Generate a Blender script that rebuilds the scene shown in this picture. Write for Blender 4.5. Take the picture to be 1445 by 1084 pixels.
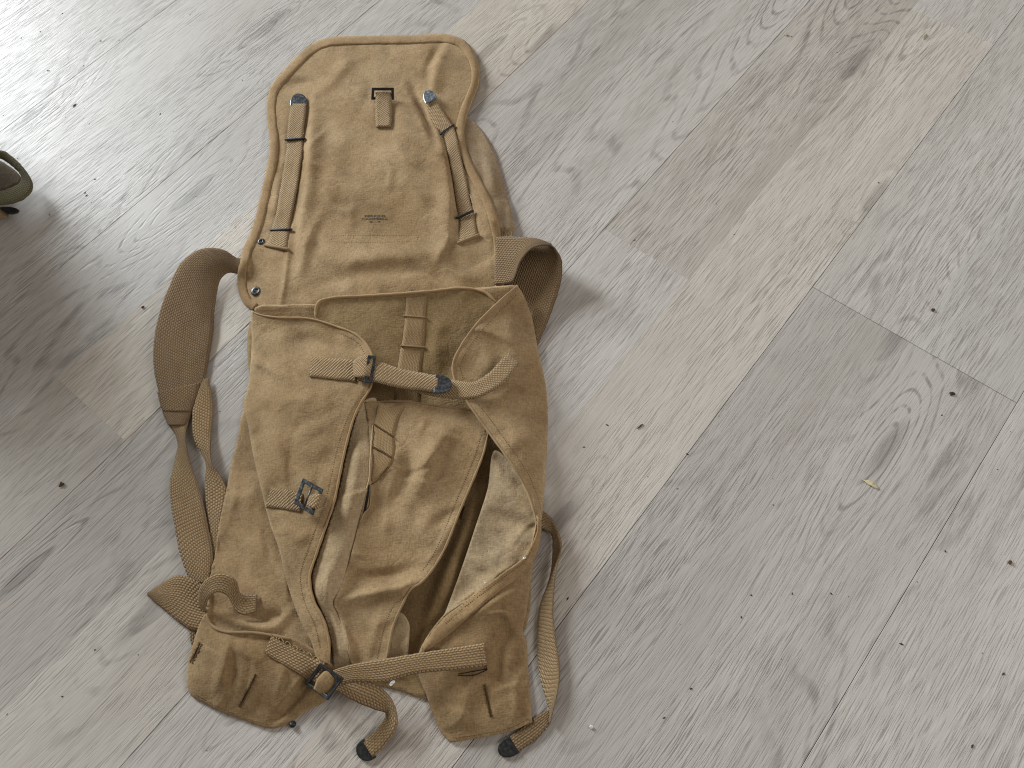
import bpy, bmesh, math, random
import numpy as np
from mathutils import Vector, Matrix, geometry

# ------------------------------------------------------------------ clean
for o in list(bpy.data.objects): bpy.data.objects.remove(o)
S = bpy.context.scene
COL = S.collection

# ------------------------------------------------------------------ camera
PW, PH, FPX, CAMH = 1445.0, 1084.0, 1085.0, 1.0
PIT, ROL, YAW = 1.12485789, -0.12906365, 0.79600093
_F = np.array([0, math.cos(PIT), -math.sin(PIT)]); _R = np.array([1.0, 0, 0]); _U = np.cross(_R, _F)
CR = math.cos(ROL)*_R + math.sin(ROL)*_U; CU = -math.sin(ROL)*_R + math.cos(ROL)*_U
cam = bpy.data.cameras.new('camera'); cam.sensor_width = 36; cam.lens = FPX/PW*36
cam.clip_start = 0.02; cam.clip_end = 60
co = bpy.data.objects.new('camera', cam); COL.objects.link(co)
m = Matrix.Identity(4)
for i in range(3):
    m[i][0] = CR[i]; m[i][1] = CU[i]; m[i][2] = -_F[i]
m[2][3] = CAMH
co.matrix_world = m
S.camera = co

# ------------------------------------------------------------------ light
w = bpy.data.worlds.new('World'); S.world = w; w.use_nodes = True
bg = w.node_tree.nodes['Background']; bg.inputs[0].default_value = (1.0, 0.91, 0.79, 1); bg.inputs[1].default_value = 0.175
def area(name, loc, target, sx, sy, power, col):
    l = bpy.data.lights.new(name, 'AREA'); l.shape = 'RECTANGLE'; l.size = sx; l.size_y = sy; l.energy = power; l.color = col
    o = bpy.data.objects.new(name, l); COL.objects.link(o); o.location = loc
    o.rotation_euler = (Vector(target)-Vector(loc)).to_track_quat('-Z', 'Y').to_euler()
    return o
area('window_light', (-4.5, 5.3, 2.25), (-0.1, 0.6, 0), 1.9, 2.3, 650, (0.87, 0.945, 1.0))
area('side_window_light', (3.6, -0.6, 2.4), (0.3, 0.4, 0), 2.4, 2.0, 62, (0.97, 0.97, 1.0))
S.view_settings.view_transform = 'Standard'; S.view_settings.look = 'None'
S.view_settings.exposure = 0.08; S.view_settings.gamma = 1.0
S.render.engine = 'CYCLES'
S.cycles.filter_width = 1.15
S.render.resolution_x = 1024; S.render.resolution_y = 768

# ------------------------------------------------------------------ helpers
rng = np.random.default_rng(7); random.seed(7)
def UP(px, py, z):
    """picture ray of the calibrated camera met at height z (mm) -> world metres"""
    px = np.asarray(px, float); py = np.asarray(py, float); z = np.asarray(z, float)*0.001
    dx = (px-PW/2)/FPX; dy = -(py-PH/2)/FPX
    d = dx[..., None]*CR + dy[..., None]*CU + _F
    t = (z-CAMH)/d[..., 2]
    P = d*t[..., None]; P[..., 2] += CAMH
    return P
def tag(o, label=None, cat=None, group=None, kind=None):
    if label: o['label'] = label
    if cat: o['category'] = cat
    if group: o['group'] = group
    if kind: o['kind'] = kind
    return o
ORG = {}
def empty(name, loc):
    o = bpy.data.objects.new(name, None); COL.objects.link(o); o.location = loc; o.empty_display_size = 0.05
    ORG[o] = np.array(loc, float); return o
def root_org(p):
    while p is not None:
        if p in ORG: return ORG[p]
        p = p.parent
    return np.zeros(3)
def mesh_obj(name, V, faces, mat, parent=None, uv=None, smooth=True, kind=None):
    org = root_org(parent)
    me = bpy.data.meshes.new(name)
    me.from_pydata((np.asarray(V)-org).tolist(), [], faces)
    if smooth: me.polygons.foreach_set('use_smooth', [True]*len(me.polygons))
    if uv is not None:
        l = me.uv_layers.new(name='UVMap'); vi = np.zeros(len(me.loops), int); me.loops.foreach_get('vertex_index', vi)
        l.data.foreach_set('uv', np.asarray(uv)[vi].ravel())
    me.materials.append(mat); me.update()
    o = bpy.data.objects.new(name, me); COL.objects.link(o)
    if parent is not None: o.parent = parent
    if kind: o['kind'] = kind
    return o
def spline(P, step=3.0, closed=False):
    """centripetal-ish Catmull-Rom through P (n,k); a repeated point is a corner"""
    P = [np.array(p, float) for p in P]
    if closed:
        # rotate so that a corner starts if there is one
        k0 = next((i for i in range(len(P)) if np.allclose(P[i], P[i-1])), None)
        if k0 is not None:
            P = P[k0:]+P[:k0]
            P = P if np.allclose(P[-1], P[0]) else P+[P[0]]
            return spline(P, step)[:-1]
        ext = [P[-1]]+P+[P[0], P[1]]
    else:
        runs = [[P[0]]]
        for i in range(1, len(P)):
            if np.allclose(P[i], P[i-1]): runs.append([P[i]])
            else: runs[-1].append(P[i])
        runs = [r for r in runs if len(r) > 1]
        if len(runs) > 1:
            out = []
            for r in runs:
                s = spline(r, step); out.append(s[:-1])
            out.append(np.array([runs[-1][-1]])); return np.concatenate(out)
        P = runs[0]
        ext = [2*P[0]-P[1]]+P+[2*P[-1]-P[-2]]
    out = []
    for i in range(1, len(ext)-2):
        p0, p1, p2, p3 = ext[i-1:i+3]
        L = np.linalg.norm((p2-p1)[:2]); n = max(1, int(round(L/step)))
        def tn(a, b): return max(np.linalg.norm((b-a)[:2]), 1e-3)**0.5
        t1 = tn(p0, p1); t2 = tn(p1, p2); t3 = tn(p2, p3)
        m1 = t2*((p1-p0)/t1-(p2-p0)/(t1+t2)+(p2-p1)/t2); m2 = t2*((p2-p1)/t2-(p3-p1)/(t2+t3)+(p3-p2)/t3)
        for k in range(n):
            t = k/n
            out.append((2*t**3-3*t**2+1)*p1+(t**3-2*t**2+t)*m1+(-2*t**3+3*t**2)*p2+(t**3-t**2)*m2)
    if not closed: out.append(ext[-2])
    return np.array(out)
def resample(P, n):
    d = np.r_[0, np.cumsum(np.linalg.norm(np.diff(P[:, :2], axis=0), axis=1))]
    s = np.linspace(0, d[-1], n)
    return np.stack([np.interp(s, d, P[:, k]) for k in range(P.shape[1])], 1)

def spline2(A, B, step):
    A = np.array(A, float); B = np.array(B, float)
    A = np.c_[A, np.zeros(len(A))] if A.shape[1] == 2 else A; B = np.c_[B, np.zeros(len(B))] if B.shape[1] == 2 else B
    P = np.c_[A, B]; E = np.vstack([2*P[0]-P[1], P, 2*P[-1]-P[-2]]); out = []
    for i in range(1, len(E)-2):
        p0, p1, p2, p3 = E[i-1:i+3]
        L = max(np.linalg.norm((p2-p1)[:2]), np.linalg.norm((p2-p1)[3:5])); n = max(1, int(round(L/step)))
        def tn(a, b): return max(max(np.linalg.norm((b-a)[:2]), np.linalg.norm((b-a)[3:5])), 1e-3)**0.5
        t1 = tn(p0, p1); t2 = tn(p1, p2); t3 = tn(p2, p3)
        m1 = t2*((p1-p0)/t1-(p2-p0)/(t1+t2)+(p2-p1)/t2); m2 = t2*((p2-p1)/t2-(p3-p1)/(t2+t3)+(p3-p2)/t3)
        for k in range(n):
            t = k/n
            out.append((2*t**3-3*t**2+1)*p1+(t**3-2*t**2+t)*m1+(-2*t**3+3*t**2)*p2+(t**3-t**2)*m2)
    out.append(E[-2]); out = np.array(out)
    return out[:, :3], out[:, 3:]

# global height raster in the floor grid (2 px cells), millimetres
GS, PADX, PADY = 2.0, 60, 60
HW, HH = int((PW+2*PADX)/GS), int((PH+2*PADY)/GS)
H = np.zeros((HH, HW))
def samp(A, px, py, x0=0, y0=0):
    gx = np.clip((np.asarray(px, float)+PADX)/GS-x0, 0, A.shape[1]-1.001); gy = np.clip((np.asarray(py, float)+PADY)/GS-y0, 0, A.shape[0]-1.001)
    ix = gx.astype(int); iy = gy.astype(int); fx = gx-ix; fy = gy-iy
    return A[iy, ix]*(1-fx)*(1-fy)+A[iy, ix+1]*fx*(1-fy)+A[iy+1, ix]*(1-fx)*fy+A[iy+1, ix+1]*fx*fy
def blur(A, r):
    for ax in (0, 1):
        for _ in range(2):
            n = 2*r+1
            B = np.concatenate([np.repeat(np.take(A, [0], ax), r+1, ax), A, np.repeat(np.take(A, [-1], ax), r, ax)], ax)
            c = np.cumsum(B, ax)
            A = (np.take(c, range(n, c.shape[ax]), ax)-np.take(c, range(0, c.shape[ax]-n), ax))/n
    return A
def inside(poly, X, Y):
    r = np.zeros(X.shape, bool); j = len(poly)-1
    for i in range(len(poly)):
        xi, yi = poly[i][:2]; xj, yj = poly[j][:2]
        if yi != yj:
            r ^= ((yi > Y) != (yj > Y)) & (X < (xj-xi)*(Y-yi)/(yj-yi)+xi)
        j = i
    return r
def dist(pts, X, Y, side=False):
    """distance of the raster points to a polyline; signed value: + on its right"""
    D = np.full(X.shape, 1e9); SD = np.zeros(X.shape); T = np.zeros(X.shape)
    n = len(pts)-1
    for i in range(n):
        a = pts[i][:2]; b = pts[i+1][:2]; ab = b-a; L = ab@ab+1e-9
        t = np.clip(((X-a[0])*ab[0]+(Y-a[1])*ab[1])/L, 0, 1)
        dx = X-a[0]-t*ab[0]; dy = Y-a[1]-t*ab[1]; d = np.hypot(dx, dy)
        k = d < D
        D = np.where(k, d, D); SD = np.where(k, np.sign(ab[0]*dy-ab[1]*dx), SD); T = np.where(k, (i+t)/n, T)
    return D, SD, T
def vnoise(X, Y, sc, seed):
    g = np.random.default_rng(seed).standard_normal((64, 64))
    u = X/sc+1000; v = Y/sc+1000; iu = np.floor(u).astype(int); iv = np.floor(v).astype(int); fu = u-iu; fv = v-iv
    fu = fu*fu*(3-2*fu); fv = fv*fv*(3-2*fv)
    G = lambda a, b: g[b % 64, a % 64]
    return G(iu, iv)*(1-fu)*(1-fv)+G(iu+1, iv)*fu*(1-fv)+G(iu, iv+1)*(1-fu)*fv+G(iu+1, iv+1)*fu*fv
def tps(ctrl, X, Y):
    c = np.array(ctrl, float); n = len(c); s = 100.0
    P = c[:, :2]/s; d2 = ((P[:, None]-P[None])**2).sum(-1)
    ph = lambda r2: 0.5*r2*np.log(r2+1e-12)
    K = ph(d2)+np.eye(n)*2e-3; A = np.zeros((n+3, n+3)); A[:n, :n] = K; A[:n, n] = 1; A[:n, n+1:] = P; A[n, :n] = 1; A[n+1:, :n] = P.T
    sol = np.linalg.solve(A, np.r_[c[:, 2], 0, 0, 0])
    out = sol[n]+sol[n+1]*X/s+sol[n+2]*Y/s
    for k in range(n):
        out = out+sol[k]*ph((X/s-P[k, 0])**2+(Y/s-P[k, 1])**2)
    return out
CREASE = 1.5
def panel(name, outline, ctrl, mat, parent, creases=(), hems=(), gap=1.6, noise=1.0, rnd=14, rang=None, step=3.0, thick=1.5, soft=3, edge=None, drape=True, seed=1, update=True):
    """cloth panel: traced outline, big shape from control heights (mm), draped over what lies below"""
    global H
    bd = spline(outline, step, True)
    x0 = int((bd[:, 0].min()-16+PADX)/GS); x1 = int((bd[:, 0].max()+16+PADX)/GS)+2
    y0 = int((bd[:, 1].min()-16+PADY)/GS); y1 = int((bd[:, 1].max()+16+PADY)/GS)+2
    x0 = max(x0, 0); y0 = max(y0, 0); x1 = min(x1, HW); y1 = min(y1, HH)
    X, Y = np.meshgrid(np.arange(x0, x1)*GS-PADX, np.arange(y0, y1)*GS-PADY)
    M = inside(bd, X, Y)
    Z = tps(ctrl, X, Y)
    Dk, _, _ = dist(np.vstack([bd, bd[:1]]), X, Y)
    if edge is not None:   # roll the free edge down
        Z = Z-edge[0]*np.exp(-(Dk/edge[1])**1.5)
    r2 = np.random.default_rng(seed)
    N = 2.0*vnoise(X, Y, 64, seed)+1.25*vnoise(X, Y, 31, seed+1)+0.4*vnoise(X, Y, 14, seed+2)
    cr = list(creases)
    xs0, xs1, ys0, ys1 = bd[:, 0].min(), bd[:, 0].max(), bd[:, 1].min(), bd[:, 1].max()
    for k in range(int(rnd*1.4)):
        cx = r2.uniform(xs0, xs1); cy = r2.uniform(ys0, ys1); a = r2.uniform(0, math.pi) if rang is None else rang+r2.normal()*0.35
        L = r2.uniform(14, 55); b = r2.normal()*0.3
        cr.append(([(cx-L*math.cos(a), cy-L*math.sin(a)), (cx+b*L*math.sin(a), cy-b*L*math.cos(a)), (cx+L*math.cos(a), cy+L*math.sin(a))], r2.uniform(0.6, 2.0)*r2.choice([-1, 1, 1]), (lambda q: (q, q*2.4) if r2.random() < .5 else (q*2.4, q))(r2.uniform(2.6, 6))))
    def relief():
      R = noise*N
      for c in cr:
        pts = spline(c[0], 6.0); amp = c[1]*CREASE; wd = c[2]
        wl, wr = wd if isinstance(wd, tuple) else (wd, wd)
        D, sd, T = dist(pts, X, Y)
        tp = np.clip(np.sin(np.clip(T*0.94+0.03, 0, 1)*math.pi), 0, 1)**0.6
        R = R+amp*tp*np.exp(-(D/np.where(sd > 0, wr, wl))**2)*np.where(D < 60, 1, 0)
      return R
    sub = H[y0:y1, x0:x1]
    if drape:
        base = sub+gap
        Mf = M | (Dk < 6)
        base = np.where(Mf, base, -5.0)
        for _ in range(3):
            Z = np.maximum(Z, base); Z = blur(Z, soft)*0.75+Z*0.25
        Z = np.maximum(Z, np.where(M | (Dk < 3), sub+0.6*gap, -5))
        Z = np.maximum(Z, base-0.2)*0.7+Z*0.3
    Rl = relief()*(1-0.6*np.exp(-(Dk/5.0)**2))
    Z = Z+Rl
    if drape:
        fl = np.where(M | (Dk < 3), blur(sub, 1)+0.5*gap, -5.0); dz = fl-Z
        Z = np.where(dz > 0, fl+0.0, np.where(dz > -2, Z+0.125*(2+dz)**2, Z))
    Z = np.maximum(Z, 1.6)
    for hp, hw, hr in hems:
        pts = spline(hp, 5.0); D, sd, T = dist(pts, X, Y)
        s = 1/(1+np.exp((D-hw)/0.8))
        Z = Z+hr*s-0.7*np.exp(-((D-hw+3.0)/1.6)**2)
    if update: H[y0:y1, x0:x1] = np.where(M, np.maximum(sub, Z), sub)
    zf = lambda px, py: samp(Z, px, py, x0, y0)
    # mesh
    s = step
    gx = np.arange(xs0, xs1, s); gy = np.arange(ys0, ys1, s*0.87)
    GX, GY = np.meshgrid(gx, gy); GX = GX+np.where(np.arange(len(gy))[:, None] % 2, s/2, 0)
    GX = GX.ravel(); GY = GY.ravel()
    k = inside(bd, GX, GY) & (samp(Dk, GX, GY, x0, y0) > s*0.55)
    pts = np.vstack([bd[:, :2], np.stack([GX[k], GY[k]], 1)])
    n = len(bd)
    vs, es, fs, *_ = geometry.delaunay_2d_cdt([Vector(p) for p in pts], [(i, (i+1) % n) for i in range(n)], [], 1, 1e-4)
    q = np.array([(v.x, v.y) for v in vs]); z = zf(q[:, 0], q[:, 1])
    V = UP(q[:, 0], q[:, 1], z)
    fl = [tuple(f) for f in fs]
    # upward faces
    a, b, c = V[fl[0][0]], V[fl[0][1]], V[fl[0][2]]
    if np.cross(b-a, c-a)[2] < 0: fl = [f[::-1] for f in fl]
    o = mesh_obj(name, V, fl, mat, parent, uv=V[:, :2])
    at = o.data.attributes.new('wear', 'FLOAT', 'POINT'); at.data.foreach_set('value', np.exp(-np.maximum(samp(Dk, q[:, 0], q[:, 1], x0, y0)-.5, 0)/3.0))
    md = o.modifiers.new('thickness', 'SOLIDIFY'); md.thickness = thick*0.001; md.offset = -1
    return o, zf
def hz(px, py): return samp(H, px, py)
def ribbon(name, A, B, mat, parent, thick=2.5, rel=False, off=1.9, bow=0.0, across=7, step=2.5, update=True, jit=0.35, smooth_rel=4, caps=True, seed=0):
    """woven strap between two traced edges (px, py, mm); may roll and twist. rel: mm are above the cloth below"""
    global H
    if len(A) == len(B):
        A, B = spline2(A, B, step); n = len(A)
    else:
        A = spline(A, step); B = spline(B, step); n = max(len(A), len(B)); A = resample(A, n); B = resample(B, n)
    v = np.linspace(0, 1, across)
    P = A[:, None, :]*(1-v)[None, :, None]+B[:, None, :]*v[None, :, None]
    rr = np.random.default_rng(seed+len(A))
    px, py, z = P[..., 0].copy(), P[..., 1].copy(), P[..., 2].copy()
    if rel == 'max':
        z = np.maximum(z, hz(px, py)+off)
        zp = np.pad(z, ((2, 2), (0, 0)), 'edge'); z = np.maximum((zp[:-4]+zp[1:-3]+zp[2:-2]+zp[3:-1]+zp[4:])/5, z-0.6)
    elif rel:
        h = hz(px, py)
        for _ in range(smooth_rel):
            hp = np.pad(h, ((1, 1), (1, 1)), 'edge'); h2 = (hp[:-2, 1:-1]+hp[2:, 1:-1]+hp[1:-1, :-2]+hp[1:-1, 2:]+2*h)/6
            h = np.maximum(h2, h-0.3)
        z = z+h+off
    z = z+bow*(1-(2*v-1)**2)[None, :]
    if jit:
        t = rr.standard_normal(n)*jit; t = np.convolve(t, [.25, .5, .25], 'same'); u = np.convolve(rr.standard_normal(n)*jit, [.25, .5, .25], 'same')
        d = B[:, :2]-A[:, :2]; d = d/(np.linalg.norm(d, axis=1)[:, None]+1e-6)
        px = px+(d[:, :1]*t[:, None])*(1-v)[None]+(d[:, :1]*u[:, None])*v[None]; py = py+(d[:, 1:]*t[:, None])*(1-v)[None]+(d[:, 1:]*u[:, None])*v[None]
    Q = UP(px, py, z)
    du = np.gradient(Q, axis=0); dv = np.gradient(Q, axis=1); N = np.cross(du, dv); N /= (np.linalg.norm(N, axis=2, keepdims=True)+1e-9)
    N = np.where((np.sum(N*N[0, across//2], axis=2)[..., None]) < -2, -N, N)
    ef = 0.5+0.5*np.clip(np.minimum(v, 1-v)*across*0.9, 0, 1)
    th = thick*0.0005*ef[None, :, None]
    top = Q+N*th; bot = Q-N*th
    V = np.concatenate([top.reshape(-1, 3), bot.reshape(-1, 3)])
    us = np.r_[0, np.cumsum(np.linalg.norm(np.diff(Q[:, across//2], axis=0), axis=1))]
    wd = np.median(np.linalg.norm(Q[:, 0]-Q[:, -1], axis=1))
    uv1 = np.stack([np.repeat(us[:, None], across, 1), np.repeat((v*wd)[None], n, 0)], 2).reshape(-1, 2)
    uv = np.concatenate([uv1, uv1+[0.013, 0.0]])
    I = lambda i, j, k: k*n*across+i*across+j
    fs = []
    for i in range(n-1):
        for j in range(across-1):
            fs.append((I(i, j, 0), I(i+1, j, 0), I(i+1, j+1, 0), I(i, j+1, 0)))
            fs.append((I(i, j, 1), I(i, j+1, 1), I(i+1, j+1, 1), I(i+1, j, 1)))
        fs.append((I(i, 0, 0), I(i, 0, 1), I(i+1, 0, 1), I(i+1, 0, 0)))
        fs.append((I(i, across-1, 0), I(i+1, across-1, 0), I(i+1, across-1, 1), I(i, across-1, 1)))
    for j in range(across-1):
        fs.append((I(0, j, 0), I(0, j+1, 0), I(0, j+1, 1), I(0, j, 1))); fs.append((I(n-1, j, 0), I(n-1, j, 1), I(n-1, j+1, 1), I(n-1, j+1, 0)))
    o = mesh_obj(name, V, fs, mat, parent, uv=uv)
    if update:
        fx = np.linspace(0, 1, 24)
        XX = A[:, None, 0]*(1-fx)+B[:, None, 0]*fx; YY = A[:, None, 1]*(1-fx)+B[:, None, 1]*fx
        jj = fx*(across-1); j0 = np.clip(jj.astype(int), 0, across-2); fr = jj-j0
        ZZ = z[:, j0]*(1-fr)+z[:, j0+1]*fr+thick*0.5
        ix = np.clip(((XX+PADX)/GS).round().astype(int), 0, HW-1); iy = np.clip(((YY+PADY)/GS).round().astype(int), 0, HH-1)
        np.maximum.at(H, (iy.ravel(), ix.ravel()), ZZ.ravel())
    return o
def band(name, path, width, mat, parent, side=1, rel=True, off=0.3, thick=1.2, out=0.0, **k):
    """tape of constant width along a path; side=+1 lies to the right of it"""
    p = spline(path, 3.0)
    t = np.gradient(p[:, :2], axis=0); t /= np.linalg.norm(t, axis=1)[:, None]+1e-9
    nr = np.stack([-t[:, 1], t[:, 0]], 1)*side
    if p.shape[1] == 2: p = np.c_[p, np.zeros(len(p))]
    A = p.copy(); A[:, :2] -= nr*out; B = p.copy(); B[:, :2] += nr*width
    return ribbon(name, A, B, mat, parent, thick=thick, rel=rel, off=off, **k)
def stitches(path, zf, parent, mat, pitch=3.2, ln=2.0, wd=0.5, lift=0.35, name='stitching'):
    paths = path if isinstance(path[0], list) else [path]
    V = []; F = []
    for pth in paths:
        p = spline(pth, 1.0)[:, :2]
        d = np.r_[0, np.cumsum(np.linalg.norm(np.diff(p, axis=0), axis=1))]
        for s0 in np.arange(0.5, d[-1]-ln, pitch):
            s0 = s0+rng.normal()*0.2
            e = [np.array([np.interp(q, d, p[:, 0]), np.interp(q, d, p[:, 1])]) for q in (s0, s0+ln)]
            P0, P1 = [UP(a[0], a[1], float(zf(a[0], a[1]))+lift) for a in e]
            ax = P1-P0; L = np.linalg.norm(ax)
            if L < 1e-6: continue
            ax /= L; sd = np.cross(ax, [0, 0, 1]); sd /= np.linalg.norm(sd)+1e-9; up = np.cross(sd, ax)
            mid = (P0+P1)/2; r = wd*0.001; b = len(V)
            V += [P0-up*r*.6, mid+sd*r, mid-sd*r, mid+up*r*0.9, mid-up*r, P1-up*r*.6]
            F += [(b, b+1, b+3), (b, b+3, b+2), (b, b+2, b+4), (b, b+4, b+1), (b+5, b+3, b+1), (b+5, b+2, b+3), (b+5, b+4, b+2), (b+5, b+1, b+4)]
    return mesh_obj(name, np.array(V), F, mat, parent, kind='stuff')
def bm_obj(name, bm, mat, parent, smooth=True):
    org = root_org(parent)
    bmesh.ops.recalc_face_normals(bm, faces=bm.faces)
    bmesh.ops.translate(bm, verts=bm.verts, vec=Vector(-org))
    me = bpy.data.meshes.new(name); bm.to_mesh(me); bm.free()
    if smooth: me.polygons.foreach_set('use_smooth', [True]*len(me.polygons))
    me.materials.append(mat); o = bpy.data.objects.new(name, me); COL.objects.link(o)
    if parent is not None: o.parent = parent
    return o
def tube(name, pts, r, mat, parent, seg=10, ends=True):
    pts = np.array(pts, float); n = len(pts)
    bm = bmesh.new(); rings = []
    for i in range(n):
        t = pts[min(i+1, n-1)]-pts[max(i-1, 0)]; t /= np.linalg.norm(t)+1e-12
        a = np.cross(t, [0, 0, 1.0]); a = a/np.linalg.norm(a) if np.linalg.norm(a) > 1e-4 else np.array([1.0, 0, 0]); b = np.cross(t, a)
        ri = r[i] if hasattr(r, '__len__') else r
        rings.append([bm.verts.new(pts[i]+ri*(a*math.cos(2*math.pi*k/seg)+b*math.sin(2*math.pi*k/seg))) for k in range(seg)])
    for i in range(n-1):
        for k in range(seg): bm.faces.new((rings[i][k], rings[i][(k+1) % seg], rings[i+1][(k+1) % seg], rings[i+1][k]))
    bm.faces.new(rings[0][::-1]); bm.faces.new(rings[-1])
    return bm_obj(name, bm, mat, parent)
def bar(name, a, b, r, mat, parent):
    P, Q = UP(*a), UP(*b); d = (Q-P); L = np.linalg.norm(d); d /= L; e = r*0.001
    return tube(name, [P-d*e*.9, P-d*e*.55, P, P+(Q-P)*.5, Q, Q+d*e*.55, Q+d*e*.9], [e*.35, e*.8, e, e, e, e*.8, e*.35], mat, parent)
def plate(name, pts, thick, mat, parent, hole=None, bev=0.5, up=None):
    """flat piece of world points extruded by thick mm, with an optional hole (same point count)"""
    pts = [np.array(p, float) for p in pts]
    n = np.zeros(3); c = sum(pts)/len(pts)
    for i in range(len(pts)): n += np.cross(pts[i]-c, pts[(i+1) % len(pts)]-c)
    n /= np.linalg.norm(n)
    if n[2] < 0: n = -n
    h = n*thick*0.001
    bm = bmesh.new()
    to = [bm.verts.new(p+h) for p in pts]; bo = [bm.verts.new(p) for p in pts]; k = len(pts)
    if hole is None:
        bm.faces.new(to); bm.faces.new(bo[::-1])
    else:
        hp = [np.array(p, float) for p in hole]
        ti = [bm.verts.new(p+h) for p in hp]; bi = [bm.verts.new(p) for p in hp]
        for i in range(k):
            j = (i+1) % k
            bm.faces.new((to[i], to[j], ti[j], ti[i])); bm.faces.new((bo[j], bo[i], bi[i], bi[j])); bm.faces.new((ti[i], ti[j], bi[j], bi[i]))
    for i in range(k):
        j = (i+1) % k; bm.faces.new((to[j], to[i], bo[i], bo[j]))
    o = bm_obj(name, bm, mat, parent, smooth=False)
    if bev:
        md = o.modifiers.new('bevel', 'BEVEL'); md.width = bev*0.001; md.segments = 2; md.limit_method = 'ANGLE'
    return o
def buckle(corners, parent, mat, wfr=0.17, thick=2.2, centre=0.5, name='buckle', axis=0, cr=1.4, wall=None):
    """flat stamped frame through four (px,py,mm) corners in order, with a centre bar"""
    W4 = [UP(*c) for c in corners]; c = sum(W4)/4
    e0 = np.linalg.norm(W4[1]-W4[0]); e1 = np.linalg.norm(W4[2]-W4[1]); wd = (wall*0.001 if wall else min(e0, e1)*wfr)
    inner = []
    for i in range(4):
        a = W4[i]; d1 = W4[(i+1) % 4]-a; d2 = W4[i-1]-a
        inner.append(a+d1/np.linalg.norm(d1)*wd+d2/np.linalg.norm(d2)*wd)
    f = plate(name, W4, thick, mat, parent, hole=inner, bev=0.6)
    if centre is not None:
        i = axis
        p = W4[i]*(1-centre)+W4[(i+1) % 4]*centre; q = W4[(i+3) % 4]*(1-centre)+W4[(i+2) % 4]*centre
        d = (q-p)/np.linalg.norm(q-p); up = np.array([0, 0, thick*0.0006])
        tube('centre_bar', [p+d*wd*.5+up, (p+q)/2+up, q-d*wd*.5+up], cr*0.001, mat, f, 8)
    return f
def strap_tip(b0, b1, depth, parent, mat, thick=2.2, back=0.25, name='metal_tip'):
    """D-shaped metal cap over the end of a strap; b0, b1 = strap edge ends (px,py,mm); depth in px"""
    a = np.array(b0, float); b = np.array(b1, float); c = (a+b)/2; hw = (b-a)/2
    d = np.array([hw[1], -hw[0]]); d = d/np.linalg.norm(d)*depth
    pts = []
    n = 14
    for i in range(n+1):
        t = math.pi*i/n
        q = c[:2]-hw[:2]*math.cos(t)*1.06+d*math.sin(t)**0.9; pts.append((q[0], q[1], a[2]+(b[2]-a[2])*i/n))
    bk = d*back*-1
    pts.append((b[0]+bk[0]+hw[0]*.06, b[1]+bk[1]+hw[1]*.06, b[2])); pts.append((a[0]+bk[0]-hw[0]*.06, a[1]+bk[1]-hw[1]*.06, a[2]))
    W = [UP(*p) for p in pts]
    return plate(name, W, thick, mat, parent, bev=1.0)
def eyelet(px, py, z, r, parent, mat, name='eyelet'):
    c = UP(px, py, z); prof = [(0.30, -1.0), (0.34, 0.3), (0.42, 1.3), (0.55, 1.8), (0.72, 1.5), (0.92, 0.8), (1.0, 0.1), (0.95, -0.8)]
    bm = bmesh.new(); sg = 24; R = []
    for k in range(sg):
        t = 2*math.pi*k/sg
        R.append([bm.verts.new(c+np.array([a*r*math.cos(t)*.001, a*r*math.sin(t)*.001, h*.001])) for a, h in prof])
    for k in range(sg):
        for j in range(len(prof)-1): bm.faces.new((R[k][j], R[(k+1) % sg][j], R[(k+1) % sg][j+1], R[k][j+1]))
    bm.faces.new([R[k][0] for k in range(sg)])
    return bm_obj(name, bm, mat, parent)

# ------------------------------------------------------------------ materials
class NT:
    def __init__(s, name):
        s.m = bpy.data.materials.new(name); s.m.use_nodes = True; s.t = s.m.node_tree; s.b = s.t.nodes['Principled BSDF']
    def n(s, typ, ins=None, **kw):
        nd = s.t.nodes.new(typ)
        for k, v in kw.items(): setattr(nd, k, v)
        for k, v in (ins or {}).items():
            if isinstance(v, bpy.types.NodeSocket): s.t.links.new(v, nd.inputs[k])
            else: nd.inputs[k].default_value = v
        return nd
    def math(s, op, a, b=None, c=None, clamp=False):
        nd = s.t.nodes.new('ShaderNodeMath'); nd.operation = op; nd.use_clamp = clamp
        for i, v in enumerate((a, b, c)):
            if v is None: continue
            if isinstance(v, bpy.types.NodeSocket): s.t.links.new(v, nd.inputs[i])
            else: nd.inputs[i].default_value = v
        return nd.outputs[0]
    def mix(s, f, a, b, typ='MIX'):
        nd = s.t.nodes.new('ShaderNodeMix'); nd.data_type = 'RGBA'; nd.blend_type = typ
        for i, v in ((0, f), (6, a), (7, b)):
            if isinstance(v, bpy.types.NodeSocket): s.t.links.new(v, nd.inputs[i])
            else: nd.inputs[i].default_value = v if i == 0 else (*v, 1)
        return nd.outputs[2]
    def ramp(s, f, lo, hi, a=0.0, b=1.0):
        nd = s.t.nodes.new('ShaderNodeMapRange'); nd.clamp = True
        s.t.links.new(f, nd.inputs[0]); nd.inputs[1].default_value = lo; nd.inputs[2].default_value = hi; nd.inputs[3].default_value = a; nd.inputs[4].default_value = b
        return nd.outputs[0]
    def noise(s, vec, sc=(1, 1, 1), detail=2, rough=.5, dist=0.0, scale=1.0):
        mp = s.n('ShaderNodeVectorMath', {0: vec, 1: sc}, operation='MULTIPLY')
        return s.n('ShaderNodeTexNoise', {'Vector': mp.outputs[0], 'Scale': scale, 'Detail': detail, 'Roughness': rough, 'Distortion': dist}).outputs[0]
    def link(s, a, b): s.t.links.new(a, s.b.inputs[b])

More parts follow.
